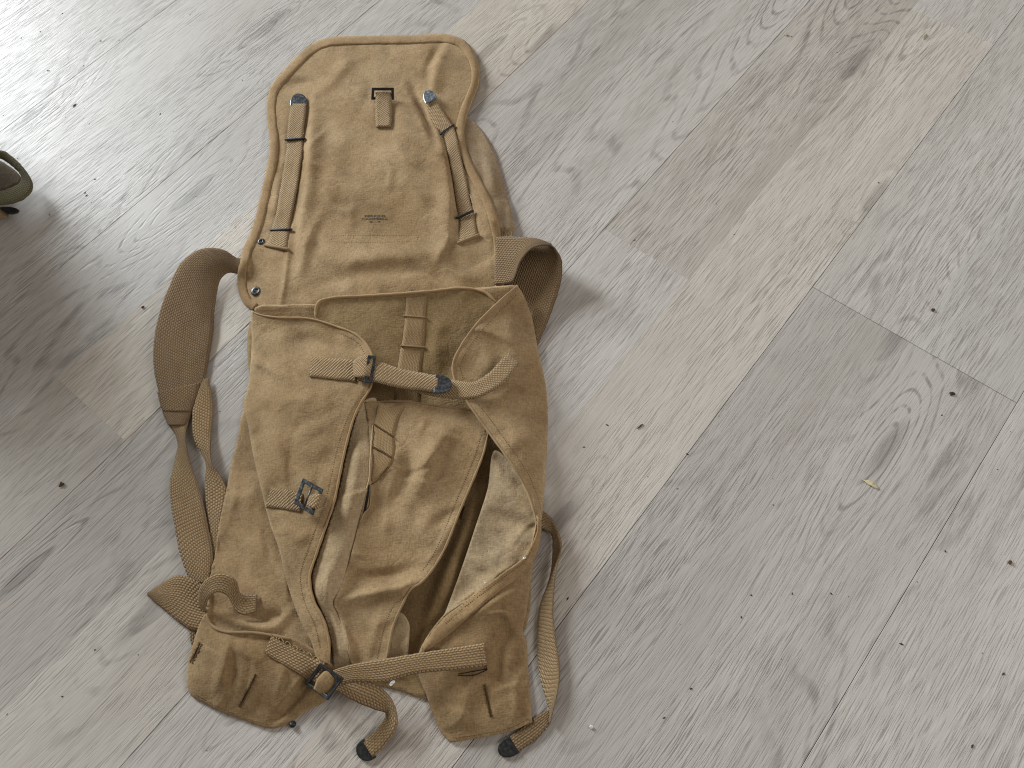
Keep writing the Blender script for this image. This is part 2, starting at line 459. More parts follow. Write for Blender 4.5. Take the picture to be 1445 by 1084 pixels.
def canvas(name, col, pale, dirt, seed=0.0, dirtamt=0.5, bump=0.42, rusty=0.0):
    t = NT(name)
    uv = t.n('ShaderNodeUVMap').outputs[0]
    v = t.n('ShaderNodeVectorMath', {0: uv, 1: (seed*1.37, seed*2.11, seed)}, operation='ADD').outputs[0]
    big = t.noise(v, (9, 9, 1), 3, .55)
    med = t.noise(v, (34, 34, 1), 4, .6)
    thx = t.noise(v, (120, 560, 1), 1, .6)
    thy = t.noise(v, (560, 120, 1), 1, .6)
    fine = t.noise(v, (330, 330, 1), 2, .7)
    c = t.mix(t.ramp(big, .36, .66), col, pale)
    c = t.mix(t.math('MULTIPLY', t.ramp(med, .5, .72), dirtamt), c, dirt)
    if rusty:
        r = t.noise(v, (5, 5, 1), 3, .6)
        c = t.mix(t.math('MULTIPLY', t.ramp(r, .5, .68), rusty), c, (0.30, 0.165, 0.07))
    wa = t.n('ShaderNodeAttribute', attribute_name='wear').outputs['Fac']
    c = t.mix(t.math('MULTIPLY', wa, t.ramp(med, .35, .6, .15, .75)), c, tuple(min(1, x*1.22+.03) for x in pale))
    g2 = t.noise(v, (14, 14, 9), 3, .65)
    c = t.mix(t.math('MULTIPLY', t.ramp(g2, .52, .7), .32), c, tuple(x*.72 for x in dirt))
    th = t.math('ADD', t.math('MULTIPLY', thx, .5), t.math('MULTIPLY', thy, .5))
    f2 = t.math('ADD', t.math('MULTIPLY', th, .65), t.math('MULTIPLY', fine, .35))
    k = t.ramp(f2, .38, .62, .78, 1.17)
    c = t.mix(1.0, c, t.n('ShaderNodeCombineColor', {0: k, 1: k, 2: k}).outputs[0], 'MULTIPLY')
    # dark flecks and specks of dirt
    sp = t.noise(v, (260, 260, 1), 1, .4)
    c = t.mix(t.ramp(sp, .72, .78, 0, .45), c, (0.10, 0.065, 0.03))
    t.link(c, 'Base Color')
    t.b.inputs['Roughness'].default_value = 0.92; t.b.inputs['Specular IOR Level'].default_value = 0.12
    t.b.inputs['Sheen Weight'].default_value = 0.16; t.b.inputs['Sheen Roughness'].default_value = 0.6
    t.b.inputs['Sheen Tint'].default_value = (0.9, 0.85, 0.7, 1)
    rd = t.noise(v, (17, 17, 4), 2, .5, .6)
    rid = t.ramp(t.math('ABSOLUTE', t.math('SUBTRACT', rd, .5)), 0, .035)
    hgt = t.math('ADD', t.math('ADD', t.math('MULTIPLY', f2, .6), t.math('MULTIPLY', med, .9)), t.math('MULTIPLY', rid, .12))
    bp = t.n('ShaderNodeBump', {'Height': hgt, 'Strength': bump, 'Distance': 0.004})
    t.link(bp.outputs[0], 'Normal')
    return t.m
def webbing(name, col, pale, dark, pu=0.0042, pv=0.0036, bump=0.9, diag=True):
    t = NT(name)
    uv = t.n('ShaderNodeUVMap').outputs[0]
    sx = t.n('ShaderNodeSeparateXYZ', {0: uv})
    u, v = sx.outputs[0], sx.outputs[1]
    wob = t.noise(uv, (60, 60, 1), 2, .5)
    u = t.math('ADD', u, t.math('MULTIPLY', t.math('SUBTRACT', wob, .5), 0.0022))
    if diag:
        a = t.math('ADD', t.math('MULTIPLY', u, math.pi/pu), t.math('MULTIPLY', v, math.pi/pv*0.8)); b = t.math('SUBTRACT', t.math('MULTIPLY', u, math.pi/pu*1.4), t.math('MULTIPLY', v, math.pi/pv))
    else:
        v = t.math('ADD', v, t.math('MULTIPLY', t.math('SUBTRACT', t.noise(uv, (90, 90, 3), 1, .5), .5), 0.0012)); row = t.math('MODULO', t.math('FLOOR', t.math('DIVIDE', v, pv)), 2.0); a = t.math('MULTIPLY', t.math('ADD', u, t.math('MULTIPLY', row, pu*.5)), math.pi/pu); b = t.math('MULTIPLY', v, math.pi/pv)
    h = t.math('MULTIPLY', t.math('ABSOLUTE', t.math('SINE', a)), t.math('ABSOLUTE', t.math('SINE', b)))
    big = t.noise(uv, (16, 40, 1), 4, .6)
    fine = t.noise(uv, (500, 500, 1), 3, .6)
    c = t.mix(t.ramp(big, .35, .68), col, pale)
    c = t.mix(t.ramp(h, .02, .36, .68, 0.0), c, dark)  # darker weave gaps: shade between the threads painted into the colour
    k = t.ramp(fine, .3, .7, .86, 1.12)
    c = t.mix(1.0, c, t.n('ShaderNodeCombineColor', {0: k, 1: k, 2: k}).outputs[0], 'MULTIPLY')
    t.link(c, 'Base Color')
    t.b.inputs['Roughness'].default_value = 0.9; t.b.inputs['Specular IOR Level'].default_value = 0.15
    t.b.inputs['Sheen Weight'].default_value = 0.12; t.b.inputs['Sheen Roughness'].default_value = 0.6
    hh = t.math('ADD', h, t.math('MULTIPLY', fine, .4))
    bp = t.n('ShaderNodeBump', {'Height': hh, 'Strength': bump, 'Distance': 0.002}); t.link(bp.outputs[0], 'Normal')
    return t.m
def metal(name, col, rough=.45, spec=.5, met=.75):
    t = NT(name)
    g = t.n('ShaderNodeTexCoord').outputs['Object']
    n = t.noise(g, (240, 240, 240), 4, .6)
    c = t.mix(t.ramp(n, .45, .7), col, tuple(x*1.9+.01 for x in col)); t.link(c, 'Base Color')
    t.link(t.ramp(n, .3, .7, rough-.1, rough+.18), 'Roughness')
    t.b.inputs['Metallic'].default_value = met
    bp = t.n('ShaderNodeBump', {'Height': n, 'Strength': .25, 'Distance': .0006}); t.link(bp.outputs[0], 'Normal')
    return t.m
def plain(name, col, rough=.8, var=.25, sc=200):
    t = NT(name)
    g = t.n('ShaderNodeTexCoord').outputs['Object']; n = t.noise(g, (sc, sc, sc), 3, .6)
    t.link(t.mix(t.ramp(n, .3, .7), tuple(x*(1-var) for x in col), tuple(min(1, x*(1+var)) for x in col)), 'Base Color')
    t.b.inputs['Roughness'].default_value = rough; t.b.inputs['Specular IOR Level'].default_value = .2
    return t.m
M_CAN = canvas('khaki_canvas', (0.345, 0.220, 0.105), (0.455, 0.314, 0.170), (0.21, 0.127, 0.058), 0, .5)
M_CANB = canvas('khaki_canvas_browned', (0.29, 0.18, 0.083), (0.38, 0.256, 0.131), (0.195, 0.112, 0.045), 3, .6, rusty=.14)
M_LIN = canvas('pale_canvas_lining', (0.42, 0.295, 0.162), (0.52, 0.385, 0.23), (0.315, 0.217, 0.112), 5, .35)
M_STN = canvas('stained_pale_canvas', (0.37, 0.258, 0.142), (0.46, 0.338, 0.203), (0.185, 0.132, 0.08), 8, .6)
M_INN = canvas('olive_brown_inner_canvas', (0.285, 0.182, 0.08), (0.36, 0.243, 0.118), (0.18, 0.113, 0.045), 11, .4)
M_GUS = canvas('faded_gusset_canvas', (0.30, 0.20, 0.11), (0.365, 0.265, 0.165), (0.19, 0.122, 0.065), 13, .6)
M_BND = canvas('binding_tape', (0.335, 0.207, 0.096), (0.415, 0.275, 0.14), (0.21, 0.128, 0.056), 17, .4, bump=.25)
M_WEB = webbing('tan_webbing', (0.52, 0.345, 0.175), (0.63, 0.445, 0.245), (0.20, 0.115, 0.05), .0046, .0040)
M_WEB2 = webbing('tan_basket_webbing', (0.45, 0.292, 0.142), (0.54, 0.37, 0.195), (0.18, 0.102, 0.043), 0.0048, 0.0027, .9, False)
M_WEBW = webbing('brown_wide_webbing', (0.275, 0.173, 0.085), (0.345, 0.228, 0.117), (0.13, 0.077, 0.034), 0.0046, 0.0028, .8, False)
M_TAPE = webbing('flat_tape', (0.35, 0.22, 0.10), (0.40, 0.27, 0.135), (0.24, 0.15, 0.065), 0.0022, 0.0022, .35, False)
M_MET = metal('blackened_steel', (0.075, 0.08, 0.085), .33)
M_BRT = metal('worn_bright_steel', (0.22, 0.25, 0.28), .3)
M_DRK = metal('black_enamel', (0.022, 0.022, 0.021), .42, met=.3)
M_THR = plain('brown_thread', (0.15, 0.085, 0.032))
M_THL = plain('pale_thread', (0.46, 0.33, 0.16))
M_INK = plain('black_ink', (0.095, 0.075, 0.052), .9, .6, 900)
M_BLK = plain('black_thread', (0.02, 0.018, 0.016), .9)

def floor_mat():
    t = NT('grey_oak_vinyl')
    tc = t.n('ShaderNodeTexCoord').outputs['Object']; oi = t.n('ShaderNodeObjectInfo')
    rnd = oi.outputs['Random']; r37 = t.math('MULTIPLY', rnd, 37.0)
    off = t.n('ShaderNodeCombineXYZ', {0: r37, 1: t.math('MULTIPLY', rnd, 91.0), 2: r37}).outputs[0]
    v = t.n('ShaderNodeVectorMath', {0: tc, 1: off}, operation='ADD').outputs[0]
    warp = t.noise(v, (3.2, 13, 1), 3, .5)
    wv = t.n('ShaderNodeCombineXYZ', {1: t.math('MULTIPLY', t.math('SUBTRACT', warp, .5), .022)}).outputs[0]
    vw = t.n('ShaderNodeVectorMath', {0: v, 1: wv}, operation='ADD').outputs[0]
    # knots
    vk = t.n('ShaderNodeVectorMath', {0: vw, 1: (1.25, 5.2, 1)}, operation='MULTIPLY').outputs[0]
    vo = t.n('ShaderNodeTexVoronoi', {'Vector': vk, 'Scale': 1.0, 'Randomness': 1.0}, voronoi_dimensions='2D').outputs['Distance']
    kn = t.math('EXPONENT', t.math('MULTIPLY', t.math('MULTIPLY', vo, vo), -26.0))
    fld = t.math('ADD', t.noise(vw, (1.5, 8.5, 1), 1.6, .4), t.math('MULTIPLY', kn, .33))
    ring = t.math('SINE', t.math('MULTIPLY', fld, 100.0))
    rl = t.ramp(ring, .55, .98)
    zone = t.ramp(t.noise(v, (1.1, 6.5, 3), 2, .5), .44, .62)
    brk = t.ramp(t.noise(vw, (22, 120, 1), 3, .6), .36, .6)
    rl = t.math('MULTIPLY', t.math('MULTIPLY', rl, brk), t.math('ADD', t.math('MULTIPLY', zone, .8), t.math('MULTIPLY', kn, .5)), clamp=True)
    p1 = t.noise(vw, (27, 640, 1), 1.5, .5)
    p2 = t.noise(vw, (9, 260, 5), 1, .6)
    tone = t.noise(vw, (1.6, 11, 2), 3, .55)
    blot = t.noise(v, (5, 12, 7), 3, .6)
    pz = t.ramp(t.noise(v, (2.0, 9, 9), 3, .5), .3, .62, .25, 1.0)
    c = t.mix(t.ramp(tone, .3, .7), (0.54, 0.492, 0.44), (0.64, 0.594, 0.54))
    c = t.mix(t.math('MULTIPLY', t.ramp(blot, .52, .75), .38), c, (0.47, 0.422, 0.378))
    c = t.mix(t.math('MULTIPLY', t.ramp(p1, .56, .63), t.math('MULTIPLY', pz, .52)), c, (0.235, 0.2, 0.172))
    c = t.mix(t.math('MULTIPLY', t.ramp(p1, .44, .36), t.math('MULTIPLY', pz, .52)), c, (0.80, 0.758, 0.705))
    c = t.mix(t.math('MULTIPLY', t.ramp(p2, .55, .68), t.math('MULTIPLY', pz, .14)), c, (0.25, 0.22, 0.2))
    c = t.mix(t.math('MULTIPLY', rl, .62), c, (0.20, 0.172, 0.155))
    c = t.mix(t.ramp(kn, .86, .99, 0, .4), c, (0.13, 0.11, 0.10))
    c = t.mix(1.0, c, oi.outputs['Color'], 'MULTIPLY')
    t.link(c, 'Base Color')
    t.link(t.math('ADD', t.ramp(p1, .3, .7, .36, .52), t.math('MULTIPLY', blot, .06)), 'Roughness')
    t.b.inputs['Specular IOR Level'].default_value = .36
    hgt = t.math('SUBTRACT', t.math('MULTIPLY', p2, .3), t.math('ADD', t.math('MULTIPLY', t.math('MULTIPLY', t.ramp(p1, .5, .66), pz), .8), t.math('MULTIPLY', rl, .5)))
    bp = t.n('ShaderNodeBump', {'Height': hgt, 'Strength': .55, 'Distance': .0012}); t.link(bp.outputs[0], 'Normal')
    return t.m
M_FLR = floor_mat()
M_SUB = plain('dark_seam', (0.10, 0.085, 0.07), .9)

# ------------------------------------------------------------------ floor of planks
LO = np.array([math.sin(YAW), math.cos(YAW), 0]); CC = np.array([math.cos(YAW), -math.sin(YAW), 0])
fl = mesh_obj('floor', np.array([(x, y, -0.006) for x, y in ((-2.2, -1.0), (2.2, -1.0), (2.2, 2.9), (-2.2, 2.9))]), [(0, 1, 2, 3)], M_SUB, smooth=False)
tag(fl, kind='structure', label='floor of pale grey wood-look planks running diagonally')
seams = [-1.88, -1.715, -1.55, -1.387, -1.218, -1.054, -0.890, -0.727, -0.562, -0.396, -0.2385, -0.085, 0.070, 0.227, 0.379, 0.535, 0.69, 0.85, 1.01]
joints = {6: [-0.074], 9: [0.634], 10: [1.3525], 11: [0.733], 12: [0.733], 7: [1.62], 8: [0.31], 4: [1.9], 5: [0.62], 3: [0.9], 13: [1.46], 14: [-0.35]}
tints = {3: [(1.0, 1.0, 1.0)]*2, 6: [(.88, .86, .83), (1.03, .985, .915)], 9: [(1.02, 1.02, 1.02), (.90, .875, .85)], 10: [(1.03, 1.0, .96), (.96, .95, .945)], 11: [(.86, .85, .84), (.98, .98, .97)], 12: [(.93, .93, .93), (.93, .945, .95)],
         7: [(.86, .845, .83), (.97, .97, .97)], 8: [(.98, .96, .93), (.95, .94, .93)], 13: [(1.0, 1.0, 1.0), (1.02, 1.02, 1.02)], 14: [(1.04, 1.05, 1.06)]*2}
LMIN, LMAX = -1.15, 2.6
for i in range(len(seams)-1):
    a, b = seams[i], seams[i+1]
    phys0 = (i % 2 == 1); ga = 0.00042 if phys0 else 0.0; gb = 0.0 if phys0 else 0.00042
    js = [LMIN]+joints.get(i, [round(0.2+0.31*(i % 5), 3)])+[LMAX]
    for k in range(len(js)-1):
        l0, l1 = js[k], js[k+1]
        gl = 0.0003 if i in (11, 12) else 0.0
        x0, x1, y0, y1 = l0+gl, l1-gl, a+ga, b-gb
        ox, oy = (x0+x1)/2, (y0+y1)/2
        L2, W2 = (x1-x0)/2, (y1-y0)/2; c = 0.0003; e0 = 0.0003 if ga else 0.00002; e1 = 0.0003 if gb else 0.00002; el = 0.0003 if gl else 0.00002
        # local +y points to the lower offset, so the seam at b lies on -y
        V = [(-L2, -W2, -.005), (L2, -W2, -.005), (L2, W2, -.005), (-L2, W2, -.005), (-L2, -W2, -c), (L2, -W2, -c), (L2, W2, -c), (-L2, W2, -c), (-L2+el, -W2+e1, 0), (L2-el, -W2+e1, 0), (L2-el, W2-e0, 0), (-L2+el, W2-e0, 0)]
        F = [(0, 1, 5, 4), (1, 2, 6, 5), (2, 3, 7, 6), (3, 0, 4, 7), (4, 5, 9, 8), (5, 6, 10, 9), (6, 7, 11, 10), (7, 4, 8, 11), (8, 9, 10, 11)]
        me = bpy.data.meshes.new('plank'); me.from_pydata(V, [], F); me.materials.append(M_FLR)
        o = bpy.data.objects.new('plank', me); COL.objects.link(o); o.parent = fl
        p = LO*ox+CC*oy
        # local x along the plank, y across (right-handed about z: y = -cross)
        o.matrix_local = Matrix(((LO[0], -CC[0], 0, p[0]), (LO[1], -CC[1], 0, p[1]), (0, 0, 1, 0), (0, 0, 0, 1)))
        tn = tints.get(i, [(random.uniform(.93, 1.02),)*3]*2); tn = tn[min(k, len(tn)-1)]
        o.color = (*tn, 1)

# ------------------------------------------------------------------ canvas haversack
bag = empty('canvas_haversack', tuple(UP(545, 620, 0)))
tag(bag, 'worn khaki canvas haversack lying open on the floor with its flap thrown back', 'backpack')

# --- shoulder straps and loose straps that lie lowest
ss = ribbon('shoulder_strap',
    [(352, 366, 10), (334, 364, 15), (318, 354, 23), (297, 350, 28), (274, 356, 28), (255, 372, 25), (239, 404, 20), (224, 446, 14), (217, 488, 11), (218, 525, 9), (225, 556, 8), (229, 580, 8), (237, 600, 8)],
    [(352, 392, 6), (336, 387, 8), (324, 385, 9), (315, 390, 9), (309, 400, 8), (306, 416, 7), (303, 437, 6), (302, 456, 5), (301, 472, 5), (296, 500, 4), (291, 528, 4), (279, 566, 5), (263, 601, 6)], M_WEBW, bag, thick=2.6, bow=3, across=13)
tag(ss, 'wide brown shoulder strap curling out beside the flap')
sp = ribbon('reinforcement_patch', [(222, 553, 9.8), (225, 568, 9.4), (229, 580, 9.2)], [(282, 540, 6.8), (279, 560, 6.8), (271, 581, 7)], M_WEBW, ss, thick=1.6, bow=3.4, across=9)
hs1 = ribbon('adjusting_strap', [(228, 572, 6), (236, 597, 6), (247, 612, 4), (251, 626, 3), (248, 645, 4), (241, 675, 7), (240, 700, 9), (245, 735, 10), (253, 777, 9), (262, 805, 8), (270, 824, 7)],
    [(274, 576, 4), (265, 599, 6), (262, 614, 11), (263, 628, 13), (268, 650, 10), (278, 680, 7), (288, 715, 6), (295, 750, 7), (300, 777, 8), (300, 800, 9), (297, 822, 9)], M_WEB2, bag, thick=2.4, bow=1.5)
hs2 = ribbon('adjusting_strap', [(286, 536, 6), (272, 582, 9), (274, 620, 8), (286, 643, 4), (291, 656, 3), (290, 675, 3), (290, 694, 3), (292, 732, 3), (300, 790, 3)],
    [(295, 534, 5), (301, 577, 4), (298, 614, 6), (297, 640, 12), (300, 656, 13), (311, 671, 9), (321, 695, 6), (314, 732, 5), (308, 790, 5)], M_WEB2, bag, thick=2.4, bow=1.0)
tl0 = ribbon('strap_end', [(268, 882, 2.5), (268, 900, 2), (272, 918, 2)], [(292, 876, 2.5), (292, 900, 2), (290, 918, 2)], M_WEBW, bag, across=5)
tl = ribbon('strap_fold', [(296, 836, 12), (284, 824, 13), (268, 815, 13), (250, 812, 11), (229, 823, 7), (208, 837, 3)],
    [(294, 886, 6), (282, 891, 5), (268, 888, 4), (250, 876, 3.5), (228, 857, 3), (209, 841, 2.5)], M_WEB2, bag, thick=2.2, bow=2.5, across=11)
rs = ribbon('shoulder_strap',
    [(700, 335, 20), (716, 334, 24), (735, 335, 32), (752, 336, 40), (765, 339, 44), (778, 345, 45), (760, 342, 30), (735, 354, 15), (716, 388, 7), (706, 430, 4), (700, 480, 3), (698, 510, 3)],
    [(698, 402, 18), (713, 401, 24), (724, 396, 30), (733, 370, 40), (750, 351, 47), (777, 347, 48), (791, 363, 40), (793, 385, 28), (788, 412, 17), (776, 446, 9), (760, 485, 5), (750, 512, 4)], M_WEBW, bag, thick=2.6, across=15, update=False)
tag(rs, 'wide brown shoulder strap looped up at the right of the flap')
us = ribbon('side_strap', [(752, 712, 8), (765, 720, 8), (780, 733, 9), (790, 756, 10), (792, 775, 13), (786, 800, 17), (783, 822, 14), (781, 872, 10), (788, 922, 8), (790, 952, 8), (785, 985, 9), (776, 1022, 6)],
    [(752, 742, 4), (764, 746, 4), (778, 755, 3), (780, 774, 3), (778, 804, 3), (773, 824, 3), (762, 855, 3), (758, 899, 3), (760, 945, 3), (771, 990, 4), (775, 1003, 4), (775, 1016, 4)], M_WEB, bag, thick=2.2)
us2 = ribbon('side_strap_end', [(777, 999, 2.5), (762, 1008, 2.5), (746, 1019, 2.5), (716, 1042, 2.2)], [(777, 1020, 3), (769, 1031, 3), (757, 1044, 2.5), (728, 1064, 2.2)], M_WEBW, bag, thick=2.0)
strap_tip((729, 1064, 1.2), (715, 1041, 1.2), 21, us2, M_DRK)

# --- hidden back of the pack, lying on the floor
bk, zb = panel('back_panel', [(362, 440), (540, 425), (715, 412), (752, 560), (748, 760), (735, 900), (602, 985), (572, 977), (544, 970), (470, 955), (320, 890), (320, 800), (352, 580)],
    [(400, 460, 3), (700, 450, 3), (540, 900, 2.5), (360, 700, 3), (720, 700, 3), (570, 975, 3), (540, 600, 3)], M_INN, bag, noise=.4, rnd=0, step=7, soft=2, seed=31)

# --- faded side gusset showing beyond the flap
gs, zg = panel('side_gusset', [(650, 158), (662, 166), (680, 184), (696, 211), (708, 248), (717, 281), (726, 313), (727, 326), (718, 336), (704, 345), (704, 345), (684, 330), (664, 280), (650, 220)],
    [(655, 160, 5), (680, 186, 3), (696, 213, 3), (708, 250, 3), (717, 283, 4), (726, 318, 6), (704, 345, 12), (676, 300, 14), (660, 220, 10), (690, 255, 12), (702, 300, 13)], M_GUS, bag,
    creases=[([(672, 215), (688, 235), (700, 270)], 3, 7), ([(665, 190), (680, 225), (682, 260)], -3, 8), ([(690, 300), (705, 318), (722, 322)], 2.5, 5), ([(705, 325), (714, 318), (724, 320)], -2, 4)], seed=41, rnd=6)
# frayed threads at the gusset's worn corner
fv = []
for k in range(16):
    x0, y0 = random.uniform(704, 724), random.uniform(322, 338); a = random.uniform(.3, 2.2); L = random.uniform(5, 15)
    fv.append([(x0, y0), (x0+L*.5*math.cos(a), y0+L*.5*math.sin(a)+1), (x0+L*math.cos(a+.5), y0+L*math.sin(a+.5))])
def threads(paths, z, r, parent, mat, name='frayed_thread'):
    V = []; F = []
    for p in paths:
        q = spline(p, 2.0); n = len(q)
        P = UP(q[:, 0], q[:, 1], np.array([z+2*math.sin(3*i/n) for i in range(n)]) if not callable(z) else np.array([float(z(a, b)) for a, b in q[:, :2]]))
        b = len(V)
        for i in range(n):
            t = P[min(i+1, n-1)]-P[max(i-1, 0)]; t /= np.linalg.norm(t)+1e-9; s_ = np.cross(t, [0, 0, 1.]); s_ /= np.linalg.norm(s_)+1e-9; u_ = np.cross(s_, t)
            V += [P[i]+s_*r*.001, P[i]-s_*r*.0005+u_*r*.0009, P[i]-s_*r*.0005-u_*r*.0009]
        for i in range(n-1):
            for k in range(3): F.append((b+3*i+k, b+3*i+(k+1) % 3, b+3*i+3+(k+1) % 3, b+3*i+3+k))
    return mesh_obj(name, np.array(V), F, mat, parent, kind='stuff')
threads(fv, 12, .45, gs, M_THL)

def piping(path, zf, r, mat, parent, lift=.2, name='edge_piping'):
    p = spline(path, 3.0); n = len(p)
    k = np.linspace(0, 1, n); rr = r*.001*np.clip(np.minimum(k, 1-k)*14+.3, 0, 1)*(1+.10*np.sin(k*n*.9)+.06*np.sin(k*n*.37))
    P = [UP(x, y, float(zf(x, y))+lift) for x, y in p[:, :2]]
    return tube(name, P, list(rr), mat, parent, 8)
# --- the flap
FO = [(462, 55), (523, 52), (580, 51), (632, 50), (654, 58), (668, 75), (676, 99), (675, 120), (667, 141), (658, 164), (654, 183), (657, 210), (666, 233), (680, 259), (692, 283), (700, 306), (707, 340), (710, 372), (710, 402), (706, 428), (706, 428), (640, 442), (500, 447), (380, 448), (358, 438), (358, 438), (346, 429), (338, 411), (337, 382), (345, 350), (354, 332), (364, 299), (372, 262), (379, 231), (382, 201), (379, 175), (378, 146), (382, 126), (390, 113), (400, 102), (419, 82), (440, 64)]
flap, zfl = panel('flap', FO,
    [(465, 57, 3), (540, 53, 3), (632, 52, 5), (668, 85, 9), (674, 115, 8), (655, 185, 11), (680, 262, 12), (700, 315, 12), (708, 390, 14), (640, 428, 18), (520, 432, 19), (380, 432, 9), (340, 400, 3), (342, 368, 3), (365, 296, 3), (380, 220, 3), (379, 150, 3), (402, 102, 3), (440, 66, 3),
     (418, 150, 8), (406, 240, 5), (396, 320, 7), (442, 250, 20), (448, 190, 17), (500, 110, 9), (540, 200, 20), (585, 200, 20), (620, 170, 9), (645, 240, 9), (655, 310, 10), (618, 270, 20), (530, 300, 22), (605, 340, 20), (450, 330, 20), (540, 385, 22), (425, 395, 16), (640, 100, 14), (365, 390, 8)], M_CAN, bag,
    creases=[([(441, 145), (437, 200), (432, 260), (425, 310), (421, 365)], 7.5, (15, 3.5)), ([(420, 150), (415, 200), (408, 260), (398, 320)], -3.5, 8), ([(614, 180), (628, 225), (636, 280), (632, 345)], 7.5, (4, 17)), ([(640, 220), (650, 270), (658, 310)], -3, 8),
             ([(578, 120), (592, 145), (603, 172), (614, 208)], -7, 6), ([(588, 160), (602, 185), (614, 206)], 3.5, 5), ([(610, 130), (616, 90), (632, 60)], 5, (4, 13)), ([(600, 118), (606, 90), (622, 64)], -3, 6),
             ([(490, 85), (470, 112), (436, 138)], 3, 10), ([(505, 95), (522, 125), (508, 165)], -2, 10), ([(452, 300), (432, 345), (424, 385)], 3.5, 8), ([(395, 128), (412, 120), (440, 116)], -2, 7),
             ([(425, 412), (520, 385), (645, 390)], -3.5, 12), ([(440, 368), (540, 362), (660, 352)], 2.5, 11), ([(560, 245), (590, 275), (600, 300)], 1.5, 8), ([(480, 180), (470, 240), (462, 300)], 1.6, 13), ([(620, 350), (640, 385), (690, 392)], 2.5, 9),
             ([(407, 332), (404, 370), (400, 402), (394, 436)], 2.6, (4, 1.8)), ([(392, 250), (388, 285), (384, 305)], 2, 5), ([(392, 180), (394, 210), (392, 240)], -2, 6), ([(555, 150), (552, 168), (556, 186)], -1.6, 6), ([(640, 330), (625, 350), (615, 372)], 2.2, 6)],
    noise=.8, rnd=22, step=2.8, seed=51)
bind = FO[21:]+FO[:20]
bpath = [(706, 426)]+[p for p in FO[18::-1]]+[FO[-1]]+FO[-2:-18:-1]+[(358, 438)]
eb = band('edge_binding', bpath, 11, M_BND, flap, side=-1, off=0.6, thick=2.0, out=1.2, across=6, bow=0.8, jit=.3)
stitches([(534-70+2, 333), (500, 332), (545, 332), (590, 331), (590, 331), (588, 340), (588, 340), (540, 341.5), (500, 341.5), (468, 341), (468, 341), (466, 334)], zfl, flap, M_THL, pitch=3.4, ln=2.2, wd=.45)
stitches([(404, 340), (401, 375), (397, 405), (393, 430)], zfl, flap, M_THL, pitch=4.2, ln=2.4, wd=.5)
for q in ((368.5, 341, 6.0), (361.5, 411, 8.6)): eyelet(q[0], q[1], float(zfl(q[0], q[1]))+.5, q[2], flap, M_MET)
# maker's stamp printed on the flap
def stamp(lines, parent, mat):
    V = []; F = []
    for txt, (xa, ya), (xb, yb), hh in lines:
        cu = bpy.data.curves.new('t', 'FONT'); cu.body = txt; cu.size = 1; cu.resolution_u = 2; cu.offset = 0.025
        ob = bpy.data.objects.new('t', cu); COL.objects.link(ob); dg = bpy.context.evaluated_depsgraph_get(); me = bpy.data.meshes.new_from_object(ob.evaluated_get(dg))
        c = np.array([v.co[:2] for v in me.vertices]); x0, x1 = c[:, 0].min(), c[:, 0].max(); y0, y1 = c[:, 1].min(), c[:, 1].max()
        u = (c[:, 0]-x0)/(x1-x0); v = (c[:, 1]-y0)/(y1-y0)
        px = xa+(xb-xa)*u; py = ya+(yb-ya)*u-v*hh
        P = UP(px, py, zfl(px, py)+.25); b = len(V); V += list(P); F += [tuple(b+i for i in p.vertices) for p in me.polygons]
        bpy.data.objects.remove(ob); bpy.data.curves.remove(cu); bpy.data.meshes.remove(me)
    return mesh_obj('printed_stamp', np.array(V), F, mat, parent, smooth=False)
tag(stamp([('PERKINS', (514.5, 306.8), (544, 306.4), 3.2), ('CAMPBELL', (510, 310.8), (547.5, 310.2), 3.1), ('8--9', (521, 314.2), (537, 314), 2.2)], flap, M_INK), 'small faded black printed lettering')
# flap straps
fs1 = ribbon('flap_strap', [(411, 147, 3), (407, 172, 4), (405, 196, 1), (404, 215, 2), (396, 265, 3), (389, 305, 2), (384, 322, 0), (381, 335, 0), (375, 347, 0)],
    [(433, 147, 3), (430, 172, 4), (428, 196, 1), (427, 215, 2), (420, 265, 3), (412, 305, 2), (409, 322, 0), (407, 335, 0), (405, 351, 0)], M_WEB, bag, rel=True, bow=.8, smooth_rel=10)
zz = lambda x, y: float(hz(x, y))
strap_tip((410.5, 147, zz(421, 147)+.3), (433.5, 147, zz(421, 147)+.3), 14, fs1, M_MET)
for a, b in (((403, 197), (430, 196)), ((382, 324.5), (411, 324))):
    bar('keeper', (a[0], a[1], zz(*a)+3.6), (b[0], b[1], zz(*b)+3.6), 2.2, M_DRK, fs1)
fs2 = ribbon('flap_strap', [(600.5, 144.5, 3), (605, 160, 2), (612, 176, 2), (625, 190, 1), (632, 215, 2), (639, 255, 3), (644, 285, 2), (647, 303, 0), (649, 320, 0), (648, 342, 0)],
    [(615.5, 136.5, 3), (621, 150, 2), (630, 165, 2), (641, 182, 1), (649, 215, 2), (658, 255, 3), (664, 285, 2), (668, 298, 0), (671, 315, 0), (674, 332, 0)], M_WEB, bag, rel=True, bow=.8, smooth_rel=10)
strap_tip((600, 144.5, zz(608, 142)+.5), (615.5, 136.5, zz(608, 142)+2.5), 13, fs2, M_BRT)
for a, b in (((622, 189), (640, 177)), ((645, 307.5), (667, 298))):
    bar('keeper', (a[0], a[1], zz(*a)+3.6), (b[0], b[1], zz(*b)+3.6), 2.2, M_DRK, fs2)
for e, st in (([(374, 346), (380, 350), (390, 351), (406, 352)], fs1), ([(647, 343), (655, 341), (666, 336), (675, 332)], fs2)):
    bar('frayed_end', (e[0][0], e[0][1], zz(*e[0])+1.2), (e[3][0], e[3][1], zz(*e[3])+1.2), 2.6, M_WEB, st)
